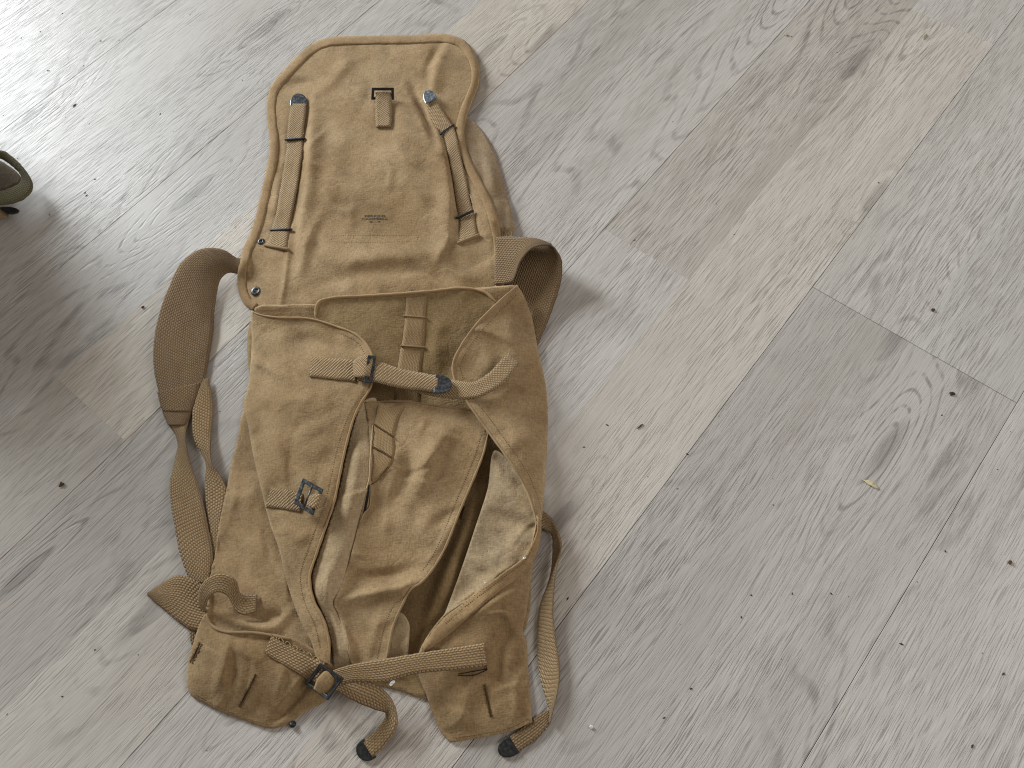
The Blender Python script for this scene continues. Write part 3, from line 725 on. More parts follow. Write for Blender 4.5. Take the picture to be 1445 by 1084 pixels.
tb = ribbon('buckle_tab', [(530, 131, 8), (530, 137, 5), (530, 150, 1), (530, 165, .5), (531, 180, .5)], [(552, 131, 8), (552.5, 137, 5), (553, 150, 1), (553, 165, .5), (552, 180, .5)], M_WEB, bag, rel=True, thick=4.2, smooth_rel=6)
hb = zz(540, 140)
buckle([(525, 124, hb+6), (556, 124, hb+6), (556.5, 141, hb-6), (524, 141, hb-6)], tb, M_DRK, wall=4.6, centre=None, thick=2.4)
stitches([(533, 142), (533, 160), (534, 177), (534, 177), (550, 177), (550, 177), (550, 160), (549.5, 142)], lambda x, y: hz(x, y)+.9, tb, M_THR, pitch=3, ln=1.8)

# --- rims of the pack's mouth and its inside
rim1, _ = panel('back_rim', [(359, 436), (368, 431), (400, 430), (446, 429), (446, 429), (447, 452), (447, 452), (400, 452), (366, 446)], [(360, 437, 24), (446, 430, 25), (447, 452, 20), (366, 447, 20), (400, 431, 25)], M_CAN, bag,
    hems=[([(364, 432), (400, 430), (446, 429)], 12, .8)], noise=.3, rnd=0, seed=61, step=2.6)
rim2, _ = panel('back_rim', [(640, 412), (690, 405), (730, 402), (730, 402), (728, 412), (706, 432), (690, 440), (650, 430)], [(640, 412, 24), (730, 403, 26), (706, 432, 20), (650, 430, 20)], M_CAN, bag, noise=.3, rnd=0, seed=62, step=2.6)
OUT = [(445, 450), (445, 432), (450, 425), (467, 420), (515, 417), (563, 414), (610, 410), (655, 406), (684, 412), (703, 428), (703, 428), (690, 470), (670, 540), (705, 620), (742, 700), (735, 780), (660, 850), (610, 925), (560, 945), (490, 945), (440, 900), (430, 800), (480, 640), (500, 540), (470, 470)]
lin, zli = panel('inner_lining', OUT,
    [(445, 445, 27), (450, 427, 29), (515, 418, 30), (563, 415, 31), (610, 411, 31), (655, 407, 32), (690, 416, 32), (703, 430, 30), (560, 450, 23), (650, 450, 20), (480, 460, 22), (560, 500, 13), (640, 510, 11), (520, 560, 8), (620, 570, 7), (700, 640, 5), (640, 700, 4), (660, 760, 4), (560, 800, 4), (500, 700, 4), (600, 900, 4), (470, 860, 4), (735, 740, 6)], M_INN, bag,
    creases=[([(676, 690), (655, 750), (628, 815), (602, 880)], 7, (16, 9)), ([(690, 700), (676, 760), (650, 820)], -2, 8), ([(470, 440), (500, 470), (530, 520)], 2, 12), ([(630, 440), (615, 480), (620, 530)], 1.5, 10)],
    hems=[([(446, 440), (450, 425), (467, 420), (515, 417), (563, 414), (610, 410), (655, 406), (684, 412), (702, 427)], 7, 1.4)], noise=.7, rnd=14, seed=71, step=3)
piping([(446, 446), (446, 434), (451, 426), (467, 421), (515, 418), (563, 415), (610, 411), (655, 407), (684, 413), (702, 428)], zli, 2.6, M_BND, lin)
tp = ribbon('webbing_loop_tape', [(573, 420), (572, 445), (568, 480), (563, 505), (560, 530), (556, 575)], [(602, 418), (600, 445), (599, 480), (596, 505), (594, 530), (592, 575)], M_TAPE, bag, rel=True, off=.5, thick=1.4, smooth_rel=3)
for y, xa, xb in ((447, 570, 601), (489, 566, 599)):
    bar('bar_tack', (xa, y-1, zz(xa, y)+.8), (xb, y+1.5, zz(xb, y)+.8), 1.5, M_TAPE, tp)
tg = ribbon('seam_tab', [(655, 714), (668, 716), (681, 719)], [(650, 732), (663, 734), (676, 737)], M_INN, bag, rel=True, off=.5, thick=1.5)

# --- lower body panels
sdp, zsd = panel('side_panel', [(347, 576), (334, 625), (326, 656), (318, 698), (308, 746), (303, 783), (297, 814), (295, 842), (291, 866), (298, 884), (298, 884), (340, 900), (390, 912), (440, 940), (475, 945), (475, 945), (462, 900), (440, 826), (425, 773), (410, 700), (395, 640), (375, 580)],
    [(350, 590, 5), (334, 630, 3), (318, 700, 3), (308, 748, 3), (298, 815, 3), (292, 862, 4), (302, 882, 9), (400, 905, 19), (460, 935, 15), (430, 840, 15), (400, 740, 14), (375, 640, 12), (352, 700, 14), (345, 780, 17), (335, 840, 18), (380, 850, 23), (360, 600, 12)], M_CAN, bag,
    creases=[([(352, 690), (348, 740), (352, 800)], 2, 8), ([(300, 862), (345, 880), (388, 884), (408, 862)], 4, (6, 9)), ([(330, 865), (365, 872), (395, 868)], -3.5, 6), ([(368, 835), (380, 850), (392, 868)], 3, 8), ([(340, 770), (345, 800), (338, 812)], -2, 7), ([(370, 740), (376, 765), (382, 800)], -2.5, 6), ([(335, 660), (330, 700), (322, 740)], 1.8, 6)],
    noise=1.0, rnd=16, seed=81)
lrp, zlr = panel('lower_right_panel', [(748, 690), (766, 706), (758, 755), (754, 785), (751, 808), (747, 836), (743, 864), (738, 890), (743, 905), (745, 937), (748, 980), (751, 1019), (751, 1019), (721, 1032), (680, 1041), (637, 1048), (637, 1048), (623, 1035), (609, 1004), (600, 976), (591, 954), (590, 935), (593, 916), (626, 868), (686, 820), (735, 780)],
    [(760, 720, 5), (753, 800, 3), (744, 866, 3), (740, 892, 4), (745, 940, 3), (751, 1016, 3), (721, 1031, 3), (640, 1046, 3), (622, 1032, 3), (605, 990, 4), (592, 955, 7), (594, 918, 15), (640, 868, 20), (690, 822, 22), (735, 785, 22), (748, 735, 16), (660, 920, 20), (700, 870, 24), (690, 960, 15), (650, 1000, 11), (722, 930, 14), (722, 840, 20), (720, 1000, 9)], M_CANB, bag,
    creases=[([(690, 868), (713, 865), (730, 885), (742, 903)], 5, (5, 11)), ([(690, 875), (700, 872), (716, 872)], -3, 4), ([(645, 882), (695, 852), (745, 826)], 3.5, 9), ([(718, 885), (706, 920), (702, 965)], -4, 11), ([(606, 985), (622, 1018), (638, 1044)], -1.5, 6), ([(640, 960), (650, 1000), (648, 1035)], 2, 9), ([(725, 950), (730, 985), (724, 1020)], 2, 8)],
    hems=[([(748, 1018), (721, 1032), (680, 1041), (638, 1047)], 5, .8)], noise=.9, rnd=14, seed=91)
ph, zph = panel('bottom_pouch', [(290, 866), (296, 880), (306, 887), (321, 891), (357, 892), (385, 896), (415, 902), (444, 918), (470, 940), (478, 962), (478, 962), (461, 988), (433, 1004), (413, 1018), (396, 1026), (379, 1028), (357, 1021), (335, 1013), (312, 1004), (290, 993), (270, 982), (264, 968), (265, 937), (274, 903), (284, 875)],
    [(290, 868, 8), (298, 882, 14), (321, 891, 22), (357, 892, 26), (385, 896, 27), (444, 920, 25), (474, 955, 16), (461, 986, 7), (433, 1003, 4), (413, 1016, 3), (379, 1027, 3), (335, 1012, 3), (290, 992, 3), (267, 978, 3), (264, 960, 3), (268, 930, 4), (280, 888, 6), (330, 930, 24), (400, 950, 23), (320, 970, 17), (380, 990, 14), (295, 930, 15), (440, 975, 15)], M_CANB, bag,
    creases=[([(322, 903), (314, 940), (303, 980)], 4, 8), ([(330, 905), (330, 945), (322, 990)], -2, 8), ([(452, 942), (425, 980), (384, 1022)], -4, (3.5, 9)), ([(430, 952), (405, 985), (388, 1008)], 3, 8), ([(400, 930), (397, 960), (388, 990)], 2, 7), ([(296, 882), (330, 896), (385, 902)], -1.5, 7)],
    hems=[([(272, 983), (312, 1004), (357, 1021), (379, 1028), (413, 1018), (440, 1000)], 4, .8)], noise=.9, rnd=12, seed=101, step=2.8)
def buttonhole(a, b, zf, parent, wd=3.2):
    """worked slit: two raised stitched lips either side of a dark slit"""
    a = np.array(a, float); b = np.array(b, float); d = (b-a)/np.linalg.norm(b-a); n = np.array([-d[1], d[0]])
    paths = []
    L = np.linalg.norm(b-a)
    for s in np.arange(0, L, 1.5):
        for sd in (-1, 1):
            p = a+d*s; q = p+n*sd*wd*random.uniform(.5, 1.25); paths.append([tuple(p+n*sd*.8), tuple((p+q)/2+d*.4), tuple(q)])
    o = threads(paths, lambda x, y: float(zf(x, y))+.5, .55, parent, M_THR, 'buttonhole_stitching')
    P = [UP(*(a+(b-a)*t+n*(.9*math.sin(5*t+a[0]))), float(zf(*(a+(b-a)*t)))+.05) for t in np.linspace(0, 1, 10)]
    tube('buttonhole', P, [.0002, .0004, .0006, .0005, .0008, .0007, .0009, .0006, .0004, .0002], M_BLK if wd > 2.3 else M_THR, parent, 6)
    return o
piping([(291, 868), (297, 881), (307, 888), (321, 892), (357, 893), (385, 897), (410, 902)], zph, 2.0, M_CANB, ph)
buttonhole((361, 952), (338, 998), zph, ph, 2.4)
buttonhole((283, 908), (269, 936), zph, ph, 3.0)
buttonhole((683, 966), (693, 1012), zlr, lrp, 2.2)
stitches([(276, 980), (312, 1000), (357, 1017), (379, 1023)], zph, ph, M_THR)
stitches([(746, 1014), (721, 1027), (680, 1036), (642, 1042)], zlr, lrp, M_THR)
sn = tube('snap_stud', [UP(413, 1022, 1), UP(413, 1022, 4), UP(413, 1021, 5)], [.0042, .004, .002], M_DRK, bag, 14)

# --- loose pieces inside: pale liner, rolled edge, tongue
wl, zwl = panel('stained_liner', [(698, 636), (720, 652), (742, 680), (758, 716), (760, 750), (745, 786), (690, 828), (626, 870), (626, 870), (633, 852), (652, 800), (672, 740), (688, 690)],
    [(700, 640, 25), (690, 683, 22), (672, 740, 20), (652, 800, 17), (628, 866, 14), (690, 824, 18), (740, 786, 24), (755, 730, 27), (715, 730, 20), (700, 780, 19), (730, 690, 24)], M_STN, bag,
    creases=[([(715, 690), (730, 715), (750, 735)], 2.5, 7), ([(690, 720), (720, 735), (748, 745)], -2, 9), ([(665, 800), (700, 790), (735, 770)], 2, 10)], noise=1.0, rnd=16, seed=111, step=2.8)
sf, _ = panel('small_fold', [(552, 872), (560, 864), (568, 866), (577, 880), (577, 900), (575, 932), (575, 932), (545, 934), (548, 900)], [(556, 870, 14), (577, 882, 16), (575, 930, 8), (548, 930, 8), (562, 900, 14)], M_LIN, bag, noise=.5, rnd=2, seed=121, step=2.6)
ro, zro = panel('rolled_edge', [(530, 562), (528, 600), (527, 640), (523, 680), (513, 723), (497, 786), (478, 846), (486, 879), (499, 940), (499, 940), (474, 945), (468, 912), (460, 876), (446, 844), (440, 813), (448, 786), (462, 745), (474, 706), (482, 672), (491, 628), (502, 590), (513, 566)],
    [(518, 568, 34), (510, 640, 37), (496, 715, 37), (474, 785, 35), (464, 835, 31), (482, 915, 24), (526, 640, 26), (510, 725, 22), (494, 790, 19), (478, 850, 16), (494, 632, 26), (478, 706, 25), (452, 786, 24), (446, 815, 24), (497, 936, 12), (470, 915, 18), (528, 570, 28)], M_LIN, bag,
    creases=[([(506, 610), (499, 680), (487, 740)], 2, 7), ([(462, 800), (462, 840), (472, 880), (480, 930)], 2.5, 6)], noise=.6, rnd=8, seed=131, step=2.6)
tg2, ztg = panel('tongue', [(514, 567), (514, 567), (548, 566), (582, 567), (626, 573), (668, 578), (668, 578), (691, 604), (691, 604), (683, 640), (652, 716), (626, 779), (607, 809), (594, 823), (580, 832), (569, 853), (556, 883), (546, 934), (546, 934), (500, 940), (488, 902), (478, 868), (471, 852), (480, 830), (492, 795), (509, 728), (519, 684), (522, 640), (520, 600)],
    [(516, 567, 30), (600, 569, 31), (668, 578, 31), (688, 608, 27), (665, 690, 25), (626, 779, 22), (600, 820, 26), (560, 836, 24), (560, 880, 20), (546, 930, 17), (500, 936, 15), (476, 860, 16), (500, 790, 19), (515, 700, 22), (523, 620, 29), (600, 650, 31), (570, 720, 24), (580, 780, 19), (530, 860, 18)], M_CAN, bag,
    creases=[([(630, 605), (606, 650), (588, 700)], 6, 13), ([(558, 590), (578, 640), (568, 690), (540, 715)], -4, 12), ([(470, 850), (500, 842), (545, 832), (592, 823)], 6, (6, 11)), ([(495, 816), (550, 812), (600, 796)], -4, 9), ([(600, 580), (596, 600), (590, 612)], 2, 6), ([(540, 860), (530, 890), (522, 930)], 2, 8), ([(620, 700), (600, 740), (570, 780)], 1.5, 12)],
    hems=[([(690, 606), (683, 640), (652, 716), (626, 779), (604, 815)], 13, .9), ([(592, 826), (579, 830), (569, 853), (556, 883), (546, 933)], 16, .9)], noise=.8, rnd=14, seed=141, step=2.6)
stitches([[(680, 612), (671, 640), (641, 714), (615, 776), (596, 806)], [(576, 838), (557, 853), (543, 884), (532, 930)]], ztg, tg2, M_THR)
piping([(690, 607), (682, 640), (651, 716), (625, 779), (606, 809), (593, 823), (579, 832), (568, 853), (555, 883), (545, 932)], ztg, 1.5, M_CAN, tg2)
piping([(516, 568), (548, 567), (582, 568), (626, 574), (667, 579)], ztg, 1.2, M_CAN, tg2)
tt = ribbon('tongue_tape', [(534, 572), (530, 590), (527, 606), (527, 635), (525, 655), (524, 678)], [(572, 573), (562, 592), (556, 614), (557, 638), (552, 655), (526, 680)], M_TAPE, tg2, rel=True, off=.5, thick=1.4, smooth_rel=3)
threads([[(x+dx, y+dy) for x, y in ((528, 598), (542, 607), (556, 616))] for dx, dy in ((0, 0), (0, 1.4))]+[[(x+dx, y+dy) for x, y in ((526, 630), (540, 637), (553, 645))] for dx, dy in ((0, 0), (0, 1.4))]+[[(524, 684), (538, 674), (549, 659)]], lambda x, y: float(hz(x, y))+.9, .75, tg2, M_THR, 'bar_tack')
tube('rolled_lip', [UP(x, y, float(ztg(x, y))+1.5) for x, y in ((538, 567), (552, 566), (568, 567), (582, 566))], [.0012, .0022, .0022, .0012], M_TAPE, tg2, 8)
threads([[(526, 600), (524, 630), (522, 655), (521, 676), (517, 690)], [(523, 684), (523, 700), (521, 716), (514, 724), (510, 734)]], lambda x, y: float(hz(x, y))+1.0, 1.1, tg2, M_LIN, 'torn_edge')
tube('tear', [UP(x, y, float(hz(x, y))+.3) for x, y in ((521, 684), (519.5, 694), (517.5, 706), (515, 720), (511.5, 728))], [.0004, .0017, .002, .0016, .0004], M_BLK, tg2, 6)

# --- front panels of the mouth
LO_ = [(354, 438), (354, 438), (366, 443), (389, 447), (437, 449), (472, 459), (500, 470), (517, 484), (526, 500), (528, 522), (524, 546), (509, 571), (500, 591), (490, 626), (480, 672), (473, 706), (460, 745), (446, 786), (438, 813), (443, 846), (459, 879), (466, 912), (465, 938), (465, 938), (448, 930), (440, 908), (421, 869), (406, 826), (393, 773), (381, 740), (368, 688), (358, 646), (349, 597), (343, 574), (350, 543), (355, 488)]
lf, zlf = panel('left_front_panel', LO_,
    [(356, 441, 26), (390, 448, 33), (438, 450, 36), (472, 460, 38), (515, 484, 41), (526, 505, 42), (522, 546, 38), (500, 591, 34), (473, 706, 29), (446, 786, 27), (439, 813, 27), (452, 865, 27), (464, 925, 25), (355, 490, 6), (350, 543, 4), (345, 575, 4), (352, 610, 12), (360, 650, 19), (381, 740, 23), (406, 826, 25), (440, 905, 26), (430, 500, 37), (400, 560, 30), (440, 620, 37), (412, 700, 30), (430, 760, 31), (378, 520, 24), (375, 470, 26)], M_CAN, bag,
    creases=[([(385, 500), (430, 480), (480, 490)], -2, 12), ([(372, 560), (420, 570), (470, 600)], 2, 14), ([(395, 640), (440, 660), (470, 640)], -2, 12), ([(380, 590), (396, 640), (404, 680)], 2, 9), ([(400, 740), (420, 760), (440, 750)], 2, 8), ([(356, 470), (368, 490), (360, 520)], 2, 7), ([(450, 668), (446, 690), (452, 712)], -2, 6)],
    hems=[([(526, 500), (528, 522), (524, 546), (509, 571), (500, 591), (490, 626), (480, 672), (473, 706), (460, 745), (446, 786), (438, 813), (443, 846), (459, 879), (466, 912), (465, 936)], 16, 1.0), ([(356, 439), (389, 447), (437, 449), (472, 459), (500, 470), (517, 484), (526, 500)], 7, 1.6)], noise=1.0, rnd=20, seed=151, step=2.7)
stitches([[(514, 556), (497, 576), (487, 598), (477, 630), (467, 674), (459, 708), (447, 742), (433, 780), (424, 812), (429, 848), (444, 882), (452, 915)], [(480, 470), (505, 484), (516, 502)]], zlf, lf, M_THR)
piping([(356, 440), (366, 444), (389, 448), (437, 450), (472, 460), (500, 471), (516, 485), (525, 501), (527, 522), (523, 546), (508, 571), (499, 591), (489, 626), (479, 672), (472, 706), (459, 745), (445, 786), (437, 813), (442, 846), (458, 879), (465, 912), (464, 934)], zlf, 1.8, M_BND, lf)
QO = [(730, 402), (730, 402), (740, 419), (751, 450), (760, 498), (770, 543), (773, 587), (772, 632), (770, 664), (767, 708), (762, 745), (754, 772), (742, 790), (742, 790), (752, 762), (756, 735), (747, 705), (735, 676), (716, 648), (693, 616), (674, 590), (655, 562), (641, 537), (638, 514), (649, 489), (671, 457), (703, 425)]
rf, zrf = panel('right_front_panel', QO,
    [(730, 404, 32), (703, 425, 36), (671, 457, 39), (649, 489, 41), (639, 520, 42), (655, 562, 39), (693, 616, 36), (735, 676, 33), (756, 735, 29), (746, 785, 25), (766, 715, 6), (772, 630, 4), (773, 585, 4), (767, 530, 5), (753, 460, 7), (741, 423, 18), (700, 500, 37), (722, 560, 31), (742, 620, 25), (712, 460, 35), (740, 500, 24), (758, 660, 20)], M_CAN, bag,
    creases=[([(690, 560), (715, 590), (735, 630)], 2, 9), ([(720, 590), (745, 580), (765, 590)], -2, 9), ([(715, 440), (725, 480), (745, 500)], 2, 10), ([(690, 470), (705, 500), (700, 540)], -2, 12)],
    hems=[([(730, 404), (703, 425), (671, 457), (649, 489), (638, 514), (641, 537), (655, 562), (674, 590), (693, 616), (716, 648), (735, 676), (747, 705), (756, 735)], 14, 1.1)], noise=1.0, rnd=16, seed=161, step=2.7)
stitches([[(729, 416), (711, 434), (680, 466), (660, 494), (650, 516), (653, 534)], [(668, 562), (685, 583), (704, 609), (727, 641), (746, 670), (758, 700), (765, 726)]], zrf, rf, M_THR)
piping([(729, 404), (704, 426), (672, 458), (650, 489), (639, 514), (642, 537), (656, 562), (675, 590), (694, 616), (717, 648), (736, 676), (748, 705), (757, 735)], zrf, 1.5, M_CAN, rf)
bh = ribbon('folded_hem', [(758, 728, 29), (757, 752, 29), (740, 785, 28), (713, 806, 26), (686, 826, 24), (655, 850, 22), (626, 873, 20), (596, 912, 17)],
    [(764, 738, 20), (762, 762, 18), (752, 792, 18), (727, 818, 18), (700, 838, 18), (668, 865, 17), (640, 890, 16), (600, 921, 15)], M_BND, bag, rel='max', thick=2.2, bow=2.0, off=1.5)
stitches([(752, 772), (741, 792), (715, 812), (688, 832), (656, 856), (628, 880)], lambda x, y: hz(x, y)+.3, bh, M_THR)
stitches([(749, 778), (738, 790), (712, 808), (684, 829), (652, 853)], lambda x, y: hz(x, y)+.3, bh, M_THL, pitch=5)

# --- webbing on the front
bs = ribbon('buckle_strap', [(439, 504), (455, 505), (470, 506), (490, 507), (504, 509)], [(437, 532), (455, 534), (470, 536), (490, 538), (502, 540)], M_WEB, bag, rel=True, off=1.2, smooth_rel=6)
h0 = zz(510, 525)
cs = ribbon('closure_strap', [(717, 498, 41), (703, 513, 43), (689, 527, 45), (667, 539, 46), (640, 536, 43), (600, 529, 41), (560, 521, 43), (527, 513, 47), (505, 512, 46)],
    [(734, 513, 38), (720, 531, 42), (704, 546, 44), (674, 561, 44), (640, 563, 39), (600, 557, 37), (565, 549, 40), (525, 539, 46), (504, 538, 45)], M_WEB, bag, rel='max', off=1.4)
ct = ribbon('closure_strap_end', [(522, 509, 51), (535, 511, 51), (552, 516, 50), (572, 522, 49), (600, 527, 48), (619, 531, 47.5)], [(520, 537, 51), (533, 540, 51), (550, 545, 49), (572, 549, 47), (600, 552, 46), (617, 554, 46)], M_WEB, bag, rel='max', off=1.2, bow=1)
strap_tip((619, 530, 47), (617, 555, 46), 20, ct, M_MET)
lp = ribbon('buckle_wrap', [(528, 503, 54), (516, 502, 56), (505, 505, 54), (499, 513, 48), (500, 518, 43)], [(522, 531, 54), (512, 533, 56), (504, 533, 53), (500, 531, 47), (502, 528, 43)], M_WEB, bag, bow=1, across=9)
buckle([(519, 502, 57), (531, 503, 53), (526, 540, 51), (513, 541, 54)], lp, M_MET, wall=4.2, centre=None, thick=2.4)
bs2 = ribbon('buckle_strap', [(383, 688), (395, 689), (410, 692), (428, 697)], [(375, 716), (390, 717), (408, 720), (424, 723)], M_WEB, bag, rel=True, off=1.2, smooth_rel=6)
h1 = zz(436, 702)
buckle([(428, 675, h1+10), (457, 691, h1+12), (442, 728, h1+10), (415, 711, h1+8)], bs2, M_MET, wall=5.4, centre=.5, thick=2.4)
bw2 = ribbon('buckle_wrap', [(438, 699, h1+11), (445, 697, h1+16), (454, 698, h1+16), (460, 703, h1+5)], [(433, 713, h1+10), (440, 717, h1+15), (448, 718, h1+14), (454, 715, h1+3)], M_WEB, bag, bow=1, across=9)
kl = ribbon('keeper_loop', [(363, 839, 26), (345, 838, 27), (338, 836, 31), (335, 823, 38), (327, 813, 42), (312, 809, 44), (296, 814, 42), (284, 826, 36), (280, 842, 26), (282, 856, 14)],
    [(361, 864, 25), (343, 868, 26), (332, 861, 28), (326, 849, 32), (321, 841, 35), (311, 836, 37), (301, 838, 35), (294, 846, 28), (290, 856, 20), (289, 864, 12)], M_WEB2, bag, rel='max', off=1.0, thick=2.4, across=9)
st = ribbon('short_strap', [(384, 897), (398, 905), (412, 912), (440, 925), (459, 935)], [(374, 921), (386, 930), (400, 938), (428, 955), (446, 968)], M_WEB2, bag, rel=True, off=1.6, thick=3.4, smooth_rel=8)
threads([[(382+10*k, 897+5.2*k+random.uniform(-1, 1)), (386+10*k, 895+5.2*k), (391+10*k, 901+5.2*k)] for k in range(7)], lambda x, y: float(hz(x, y))+1.5, .8, st, M_THL)
xs = ribbon('cross_strap', [(470, 946, 34), (490, 939, 35), (530, 932, 34), (589, 922, 30), (640, 914, 27), (683, 907, 24)], [(480, 966, 31), (500, 962, 31), (542, 963, 30), (589, 951, 27), (640, 946, 24), (688, 941, 20)], M_WEB2, bag, rel='max', off=1.4, thick=2.4)
stitches([[(591, 925), (591, 950)], [(676, 912), (681, 938)]], lambda x, y: hz(x, y)+.4, xs, M_THR)
threads([[(648, 951), (665, 948), (687, 944)], [(646, 953), (668, 953), (688, 945)], [(687, 944), (686, 941), (685, 938)]], lambda x, y: float(hz(x, y))+.8, .6, xs, M_BLK, 'loose_thread')
td = ribbon('strap_tail', [(478, 952, 30), (496, 955, 30), (516, 960, 28), (541, 973, 24), (558, 998, 20), (560, 1026, 14), (546, 1049, 6), (527, 1070, 3)],
    [(474, 974, 28), (490, 984, 26), (508, 993, 22), (528, 1001, 16), (544, 1006, 8), (540, 1019, 4), (528, 1033, 3), (512, 1046, 2.5)], M_WEB2, bag, thick=2.2, bow=1.5)
strap_tip((528, 1070, 2), (511, 1045, 1.5), 17, td, M_DRK)
h2 = max(zz(460, 955), 36)
bwr = ribbon('buckle_wrap', [(443, 972, h2-4), (448, 958, h2+3), (457, 948, h2+5), (464, 947, h2+3)], [(459, 985, h2-10), (467, 975, h2-1), (474, 964, h2+2), (478, 958, h2+1)], M_CAN, bag, bow=1.5, across=9)
buckle([(454, 935, h2+9), (464, 931, h2+9), (487, 958, h2+6), (464, 988, h2-2)][0:0] or [(453, 936, h2+1), (486, 957, h2+7), (464, 988, h2-1), (432, 965, zz(434, 958)-7)], bwr, M_DRK, wall=5.0, centre=None, thick=3.0)

# ------------------------------------------------------------------ second bag at the left edge (mostly out of view)
ob = empty('olive_bag', tuple(UP(-150, 260, 0)))
tag(ob, 'olive green bag at the left edge, only its strap loop in view', 'bag')
M_OLV = webbing('olive_webbing', (0.155, 0.135, 0.062), (0.21, 0.18, 0.09), (0.085, 0.07, 0.03), .0036, .0030, .8, False)
M_OLB = canvas('loop_shade_brown', (0.10, 0.072, 0.045), (0.135, 0.10, 0.065), (0.06, 0.042, 0.026), 25)  # dark brown that paints the shade inside the strap loop
M_OLC = canvas('olive_canvas', (0.15, 0.13, 0.06), (0.20, 0.175, 0.09), (0.09, 0.075, 0.035), 21)
ribbon('strap_loop', [(-60, 204, 60), (-30, 206, 52), (0, 212, 44), (12, 217, 41), (25, 228, 38), (38, 243, 34), (46, 259, 30), (44, 271, 28), (34, 281, 28), (18, 287, 30), (0, 289, 34), (-30, 290, 45), (-60, 292, 55)],
    [(-60, 216, 50), (-30, 218, 42), (0, 223, 34), (12, 230, 31), (22, 238, 29), (29, 246, 27), (31, 252, 26), (29, 258, 26), (22, 263, 27), (12, 267, 28), (0, 270, 31), (-30, 274, 42), (-60, 278, 52)], M_OLV, ob, thick=4.5, bow=2.5, across=9, update=False)
panel('loop_shade_sheet', [(-58, 222), (0, 227), (12, 234), (23, 242), (29, 251), (26, 258), (14, 264), (0, 268), (-58, 276)], [(-50, 240, 5), (20, 250, 4), (0, 262, 4), (0, 232, 5)], M_OLB, ob, noise=.4, rnd=2, seed=171, update=False)  # added dark sheet, stands in for the shaded floor inside the loop
e2 = ribbon('strap_end', [(-60, 290, 30), (-20, 292, 22), (14, 298, 14)], [(-60, 312, 28), (-20, 312, 20), (10, 308, 12)], M_WEB, ob, thick=2.2, update=False)
strap_tip((0, 293.5, 18), (0, 304, 18), 1, e2, M_DRK)
bpy.data.objects.remove(e2.children[0])
plate('metal_tip', [UP(x, y, 18) for x, y in ((0, 294), (8, 293), (16, 293), (24, 295), (28.5, 298), (26, 301.5), (18, 303.5), (12, 303), (6, 299))], 3, M_DRK, e2, bev=1)
# its body, a slumped sack just outside the frame
bm = bmesh.new(); bmesh.ops.create_uvsphere(bm, u_segments=40, v_segments=24, radius=1)
c0 = np.array([-1.08, 1.07, 0])
for v in bm.verts:
    x, y, z = v.co; f = lambda a, p: math.copysign(abs(a)**p, a)
    n_ = 1+.06*math.sin(5*x+2*y)+.05*math.sin(7*y+3*z+1)
    v.co = Vector((c0[0]+f(x, .7)*.15*n_, c0[1]+f(y, .7)*.17*n_, max(.002, .16+f(z, .6)*.165*n_)))
o = bm_obj('bag_body', bm, M_OLC, ob); uvl = o.data.uv_layers.new(name='UVMap')
for lp_ in o.data.loops:
    c = o.data.vertices[lp_.vertex_index].co; uvl.data[lp_.index].uv = (c.x, c.y+c.z)

# ------------------------------------------------------------------ crumbs on the floor
def crumb(name, px, py, L, Wd, ang, hgt, mat, label, cat, group=None, z0=0.0, seed=1):
    r = np.random.default_rng(seed); c = UP(px, py, z0); bm = bmesh.new(); bmesh.ops.create_icosphere(bm, subdivisions=2, radius=1)
    for v in bm.verts:
        k = 1+.22*r.standard_normal(); x, y, z = v.co*k; x = x*L*.0005*(1-.25*y); y = y*Wd*.0005; z = max(0, (z*.5+.5))*hgt*.001
        v.co = Vector((c[0]+x*math.cos(ang)-y*math.sin(ang), c[1]+x*math.sin(ang)+y*math.cos(ang), c[2]+z+.0001))
    o = bm_obj(name, bm, mat, None, smooth=False); tag(o, label, cat, group); return o
M_WOOD = plain('pale_wood', (0.62, 0.53, 0.33), .7); M_CRB = plain('brown_crumb', (0.10, 0.05, 0.025), .8); M_WHT = plain('white_crumb', (0.78, 0.77, 0.74), .35); M_GRN = plain('straw', (0.40, 0.37, 0.22), .7); M_DST = plain('dark_grit', (0.055, 0.04, 0.032), .8)
crumb('wood_chip', 1229, 683, 17, 7, -.75, 2, M_WOOD, 'pale wood chip on the grey plank right of the bag', 'chip', seed=2)
crumb('brown_crumb', 88, 684, 7, 6, .5, 3, M_CRB, 'small dark brown crumb on the floor left of the bag', 'crumb', seed=3)
crumb('brown_crumb', 202, 434, 5, 3.4, .2, 2.4, M_CRB, 'tiny reddish crumb just left of the wide left shoulder strap', 'crumb', seed=4)
crumb('white_crumb', 834, 1026, 5, 4, .3, 2.6, M_WHT, 'white crumb on the floor near the bottom edge', 'crumb', seed=5)
crumb('white_crumb', 740, 788, 4, 3, .3, 2.4, M_WHT, 'white crumb at the upper end of the folded hem', 'crumb', z0=29, seed=6)
crumb('white_crumb', 685, 823, 3.4, 3, .3, 2.4, M_WHT, 'white crumb midway along the folded hem', 'crumb', z0=27, seed=7)
crumb('white_crumb', 554, 964, 8, 4, .5, 2, M_WHT, 'white scrap under the cross strap', 'scrap', z0=7, seed=8)
crumb('straw_bit', 1305, 52, 15, 3.4, .75, 2, M_GRN, 'short pale straw near the top right corner', 'straw', seed=9)
crumb('straw_bit', 1110, 50, 6, 4, .4, 2, M_GRN, 'small olive speck near the top edge right of the flap', 'speck', seed=10)
crumb('dark_crumb', 1316, 438, 6, 5, .4, 2, M_CRB, 'dark crumb beside the cross seam at the right', 'crumb', seed=11)
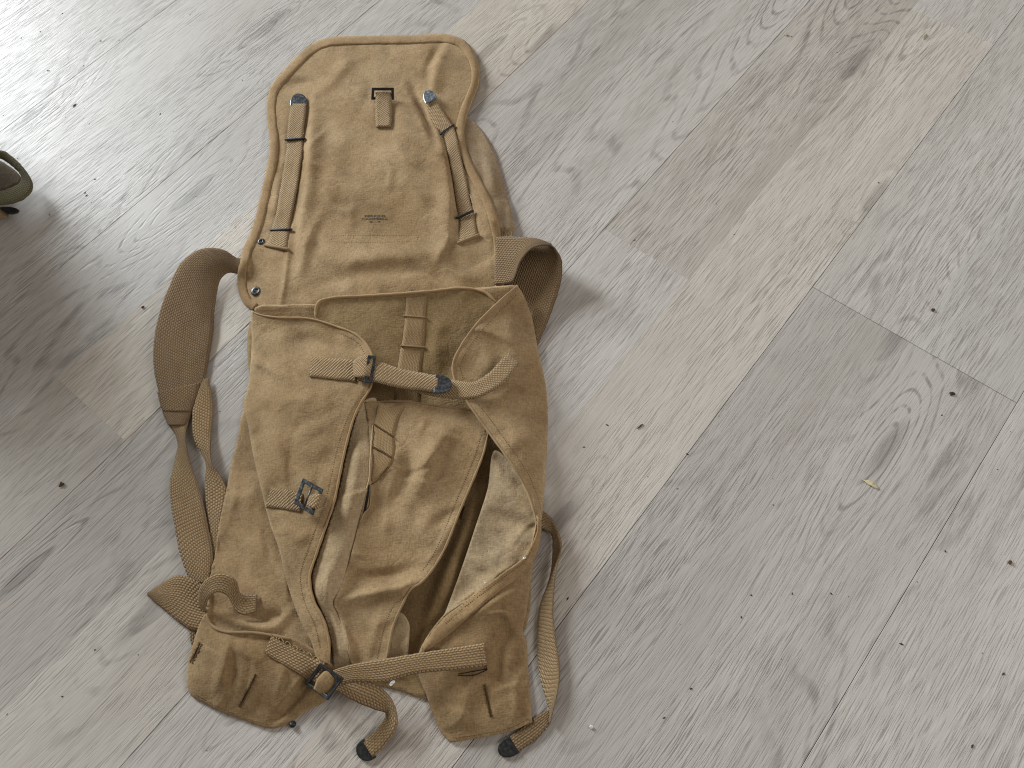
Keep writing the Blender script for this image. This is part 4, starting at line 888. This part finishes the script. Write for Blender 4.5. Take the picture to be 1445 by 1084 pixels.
crumb('dark_crumb', 1425, 794, 6, 4, .9, 2, M_CRB, 'dark crumb close to the right edge', 'crumb', seed=12)
crumb('dark_crumb', 1343, 556, 6, 5, .2, 2, M_DST, 'black crumb below the cross seam at the right', 'crumb', seed=13)
crumb('dark_sliver', 105, 149, 9, 2, .85, 1.2, M_CRB, 'thin dark sliver in the bright top left corner', 'sliver', seed=14)
crumb('dark_sliver', 903, 602, 11, 2.2, .5, 1.2, M_CRB, 'thin dark sliver on the beige plank right of the bag', 'sliver', seed=15)
# fine grit scattered all over: nobody could count it
V = []; F = []
r = np.random.default_rng(77)
known = [(67, 100), (118, 93), (69, 100), (57, 45), (30, 54), (88, 19), (142, 58), (168, 57), (5, 163), (1117, 52), (1181, 74), (86, 222), (120, 272), (122, 276), (129, 286), (134, 253), (199, 41), (226, 161), (1329, 586), (1416, 951), (1372, 1053), (956, 690), (824, 631), (970, 641), (801, 845), (1060, 840), (1118, 838), (1173, 838), (1046, 871), (1272, 909), (975, 972), (937, 1013), (1334, 778), (134, 917), (88, 983), (10, 1008), (895, 339), (1011, 288), (1240, 258), (1036, 331), (1116, 206), (764, 120), (857, 600)]
for k in range(210):
    if k < len(known): px, py = known[k]; s_ = r.uniform(1.0, 2.0)
    else:
        px, py = (r.uniform(0, 330), r.uniform(0, 330)) if r.random() < .4 else (r.uniform(0, 1445), r.uniform(0, 1084)); s_ = abs(r.normal())*.4+.25
    c = UP(px, py, 0); a = r.uniform(0, 3.14); e = s_*.0009*r.uniform(1, 2.0); f_ = s_*.0007; b = len(V)
    ca, sa = math.cos(a), math.sin(a)
    for x, y, z in ((e, 0, .1), (0, f_, .1), (-e, 0, .1), (0, -f_, .1), (0, 0, f_*900)): V.append((c[0]+x*ca-y*sa, c[1]+x*sa+y*ca, z*.001))
    F += [(b, b+1, b+4), (b+1, b+2, b+4), (b+2, b+3, b+4), (b+3, b, b+4)]
tag(mesh_obj('floor_grit', np.array(V), F, M_DST, smooth=False), 'fine dark specks of grit scattered over the planks', 'grit', kind='stuff')
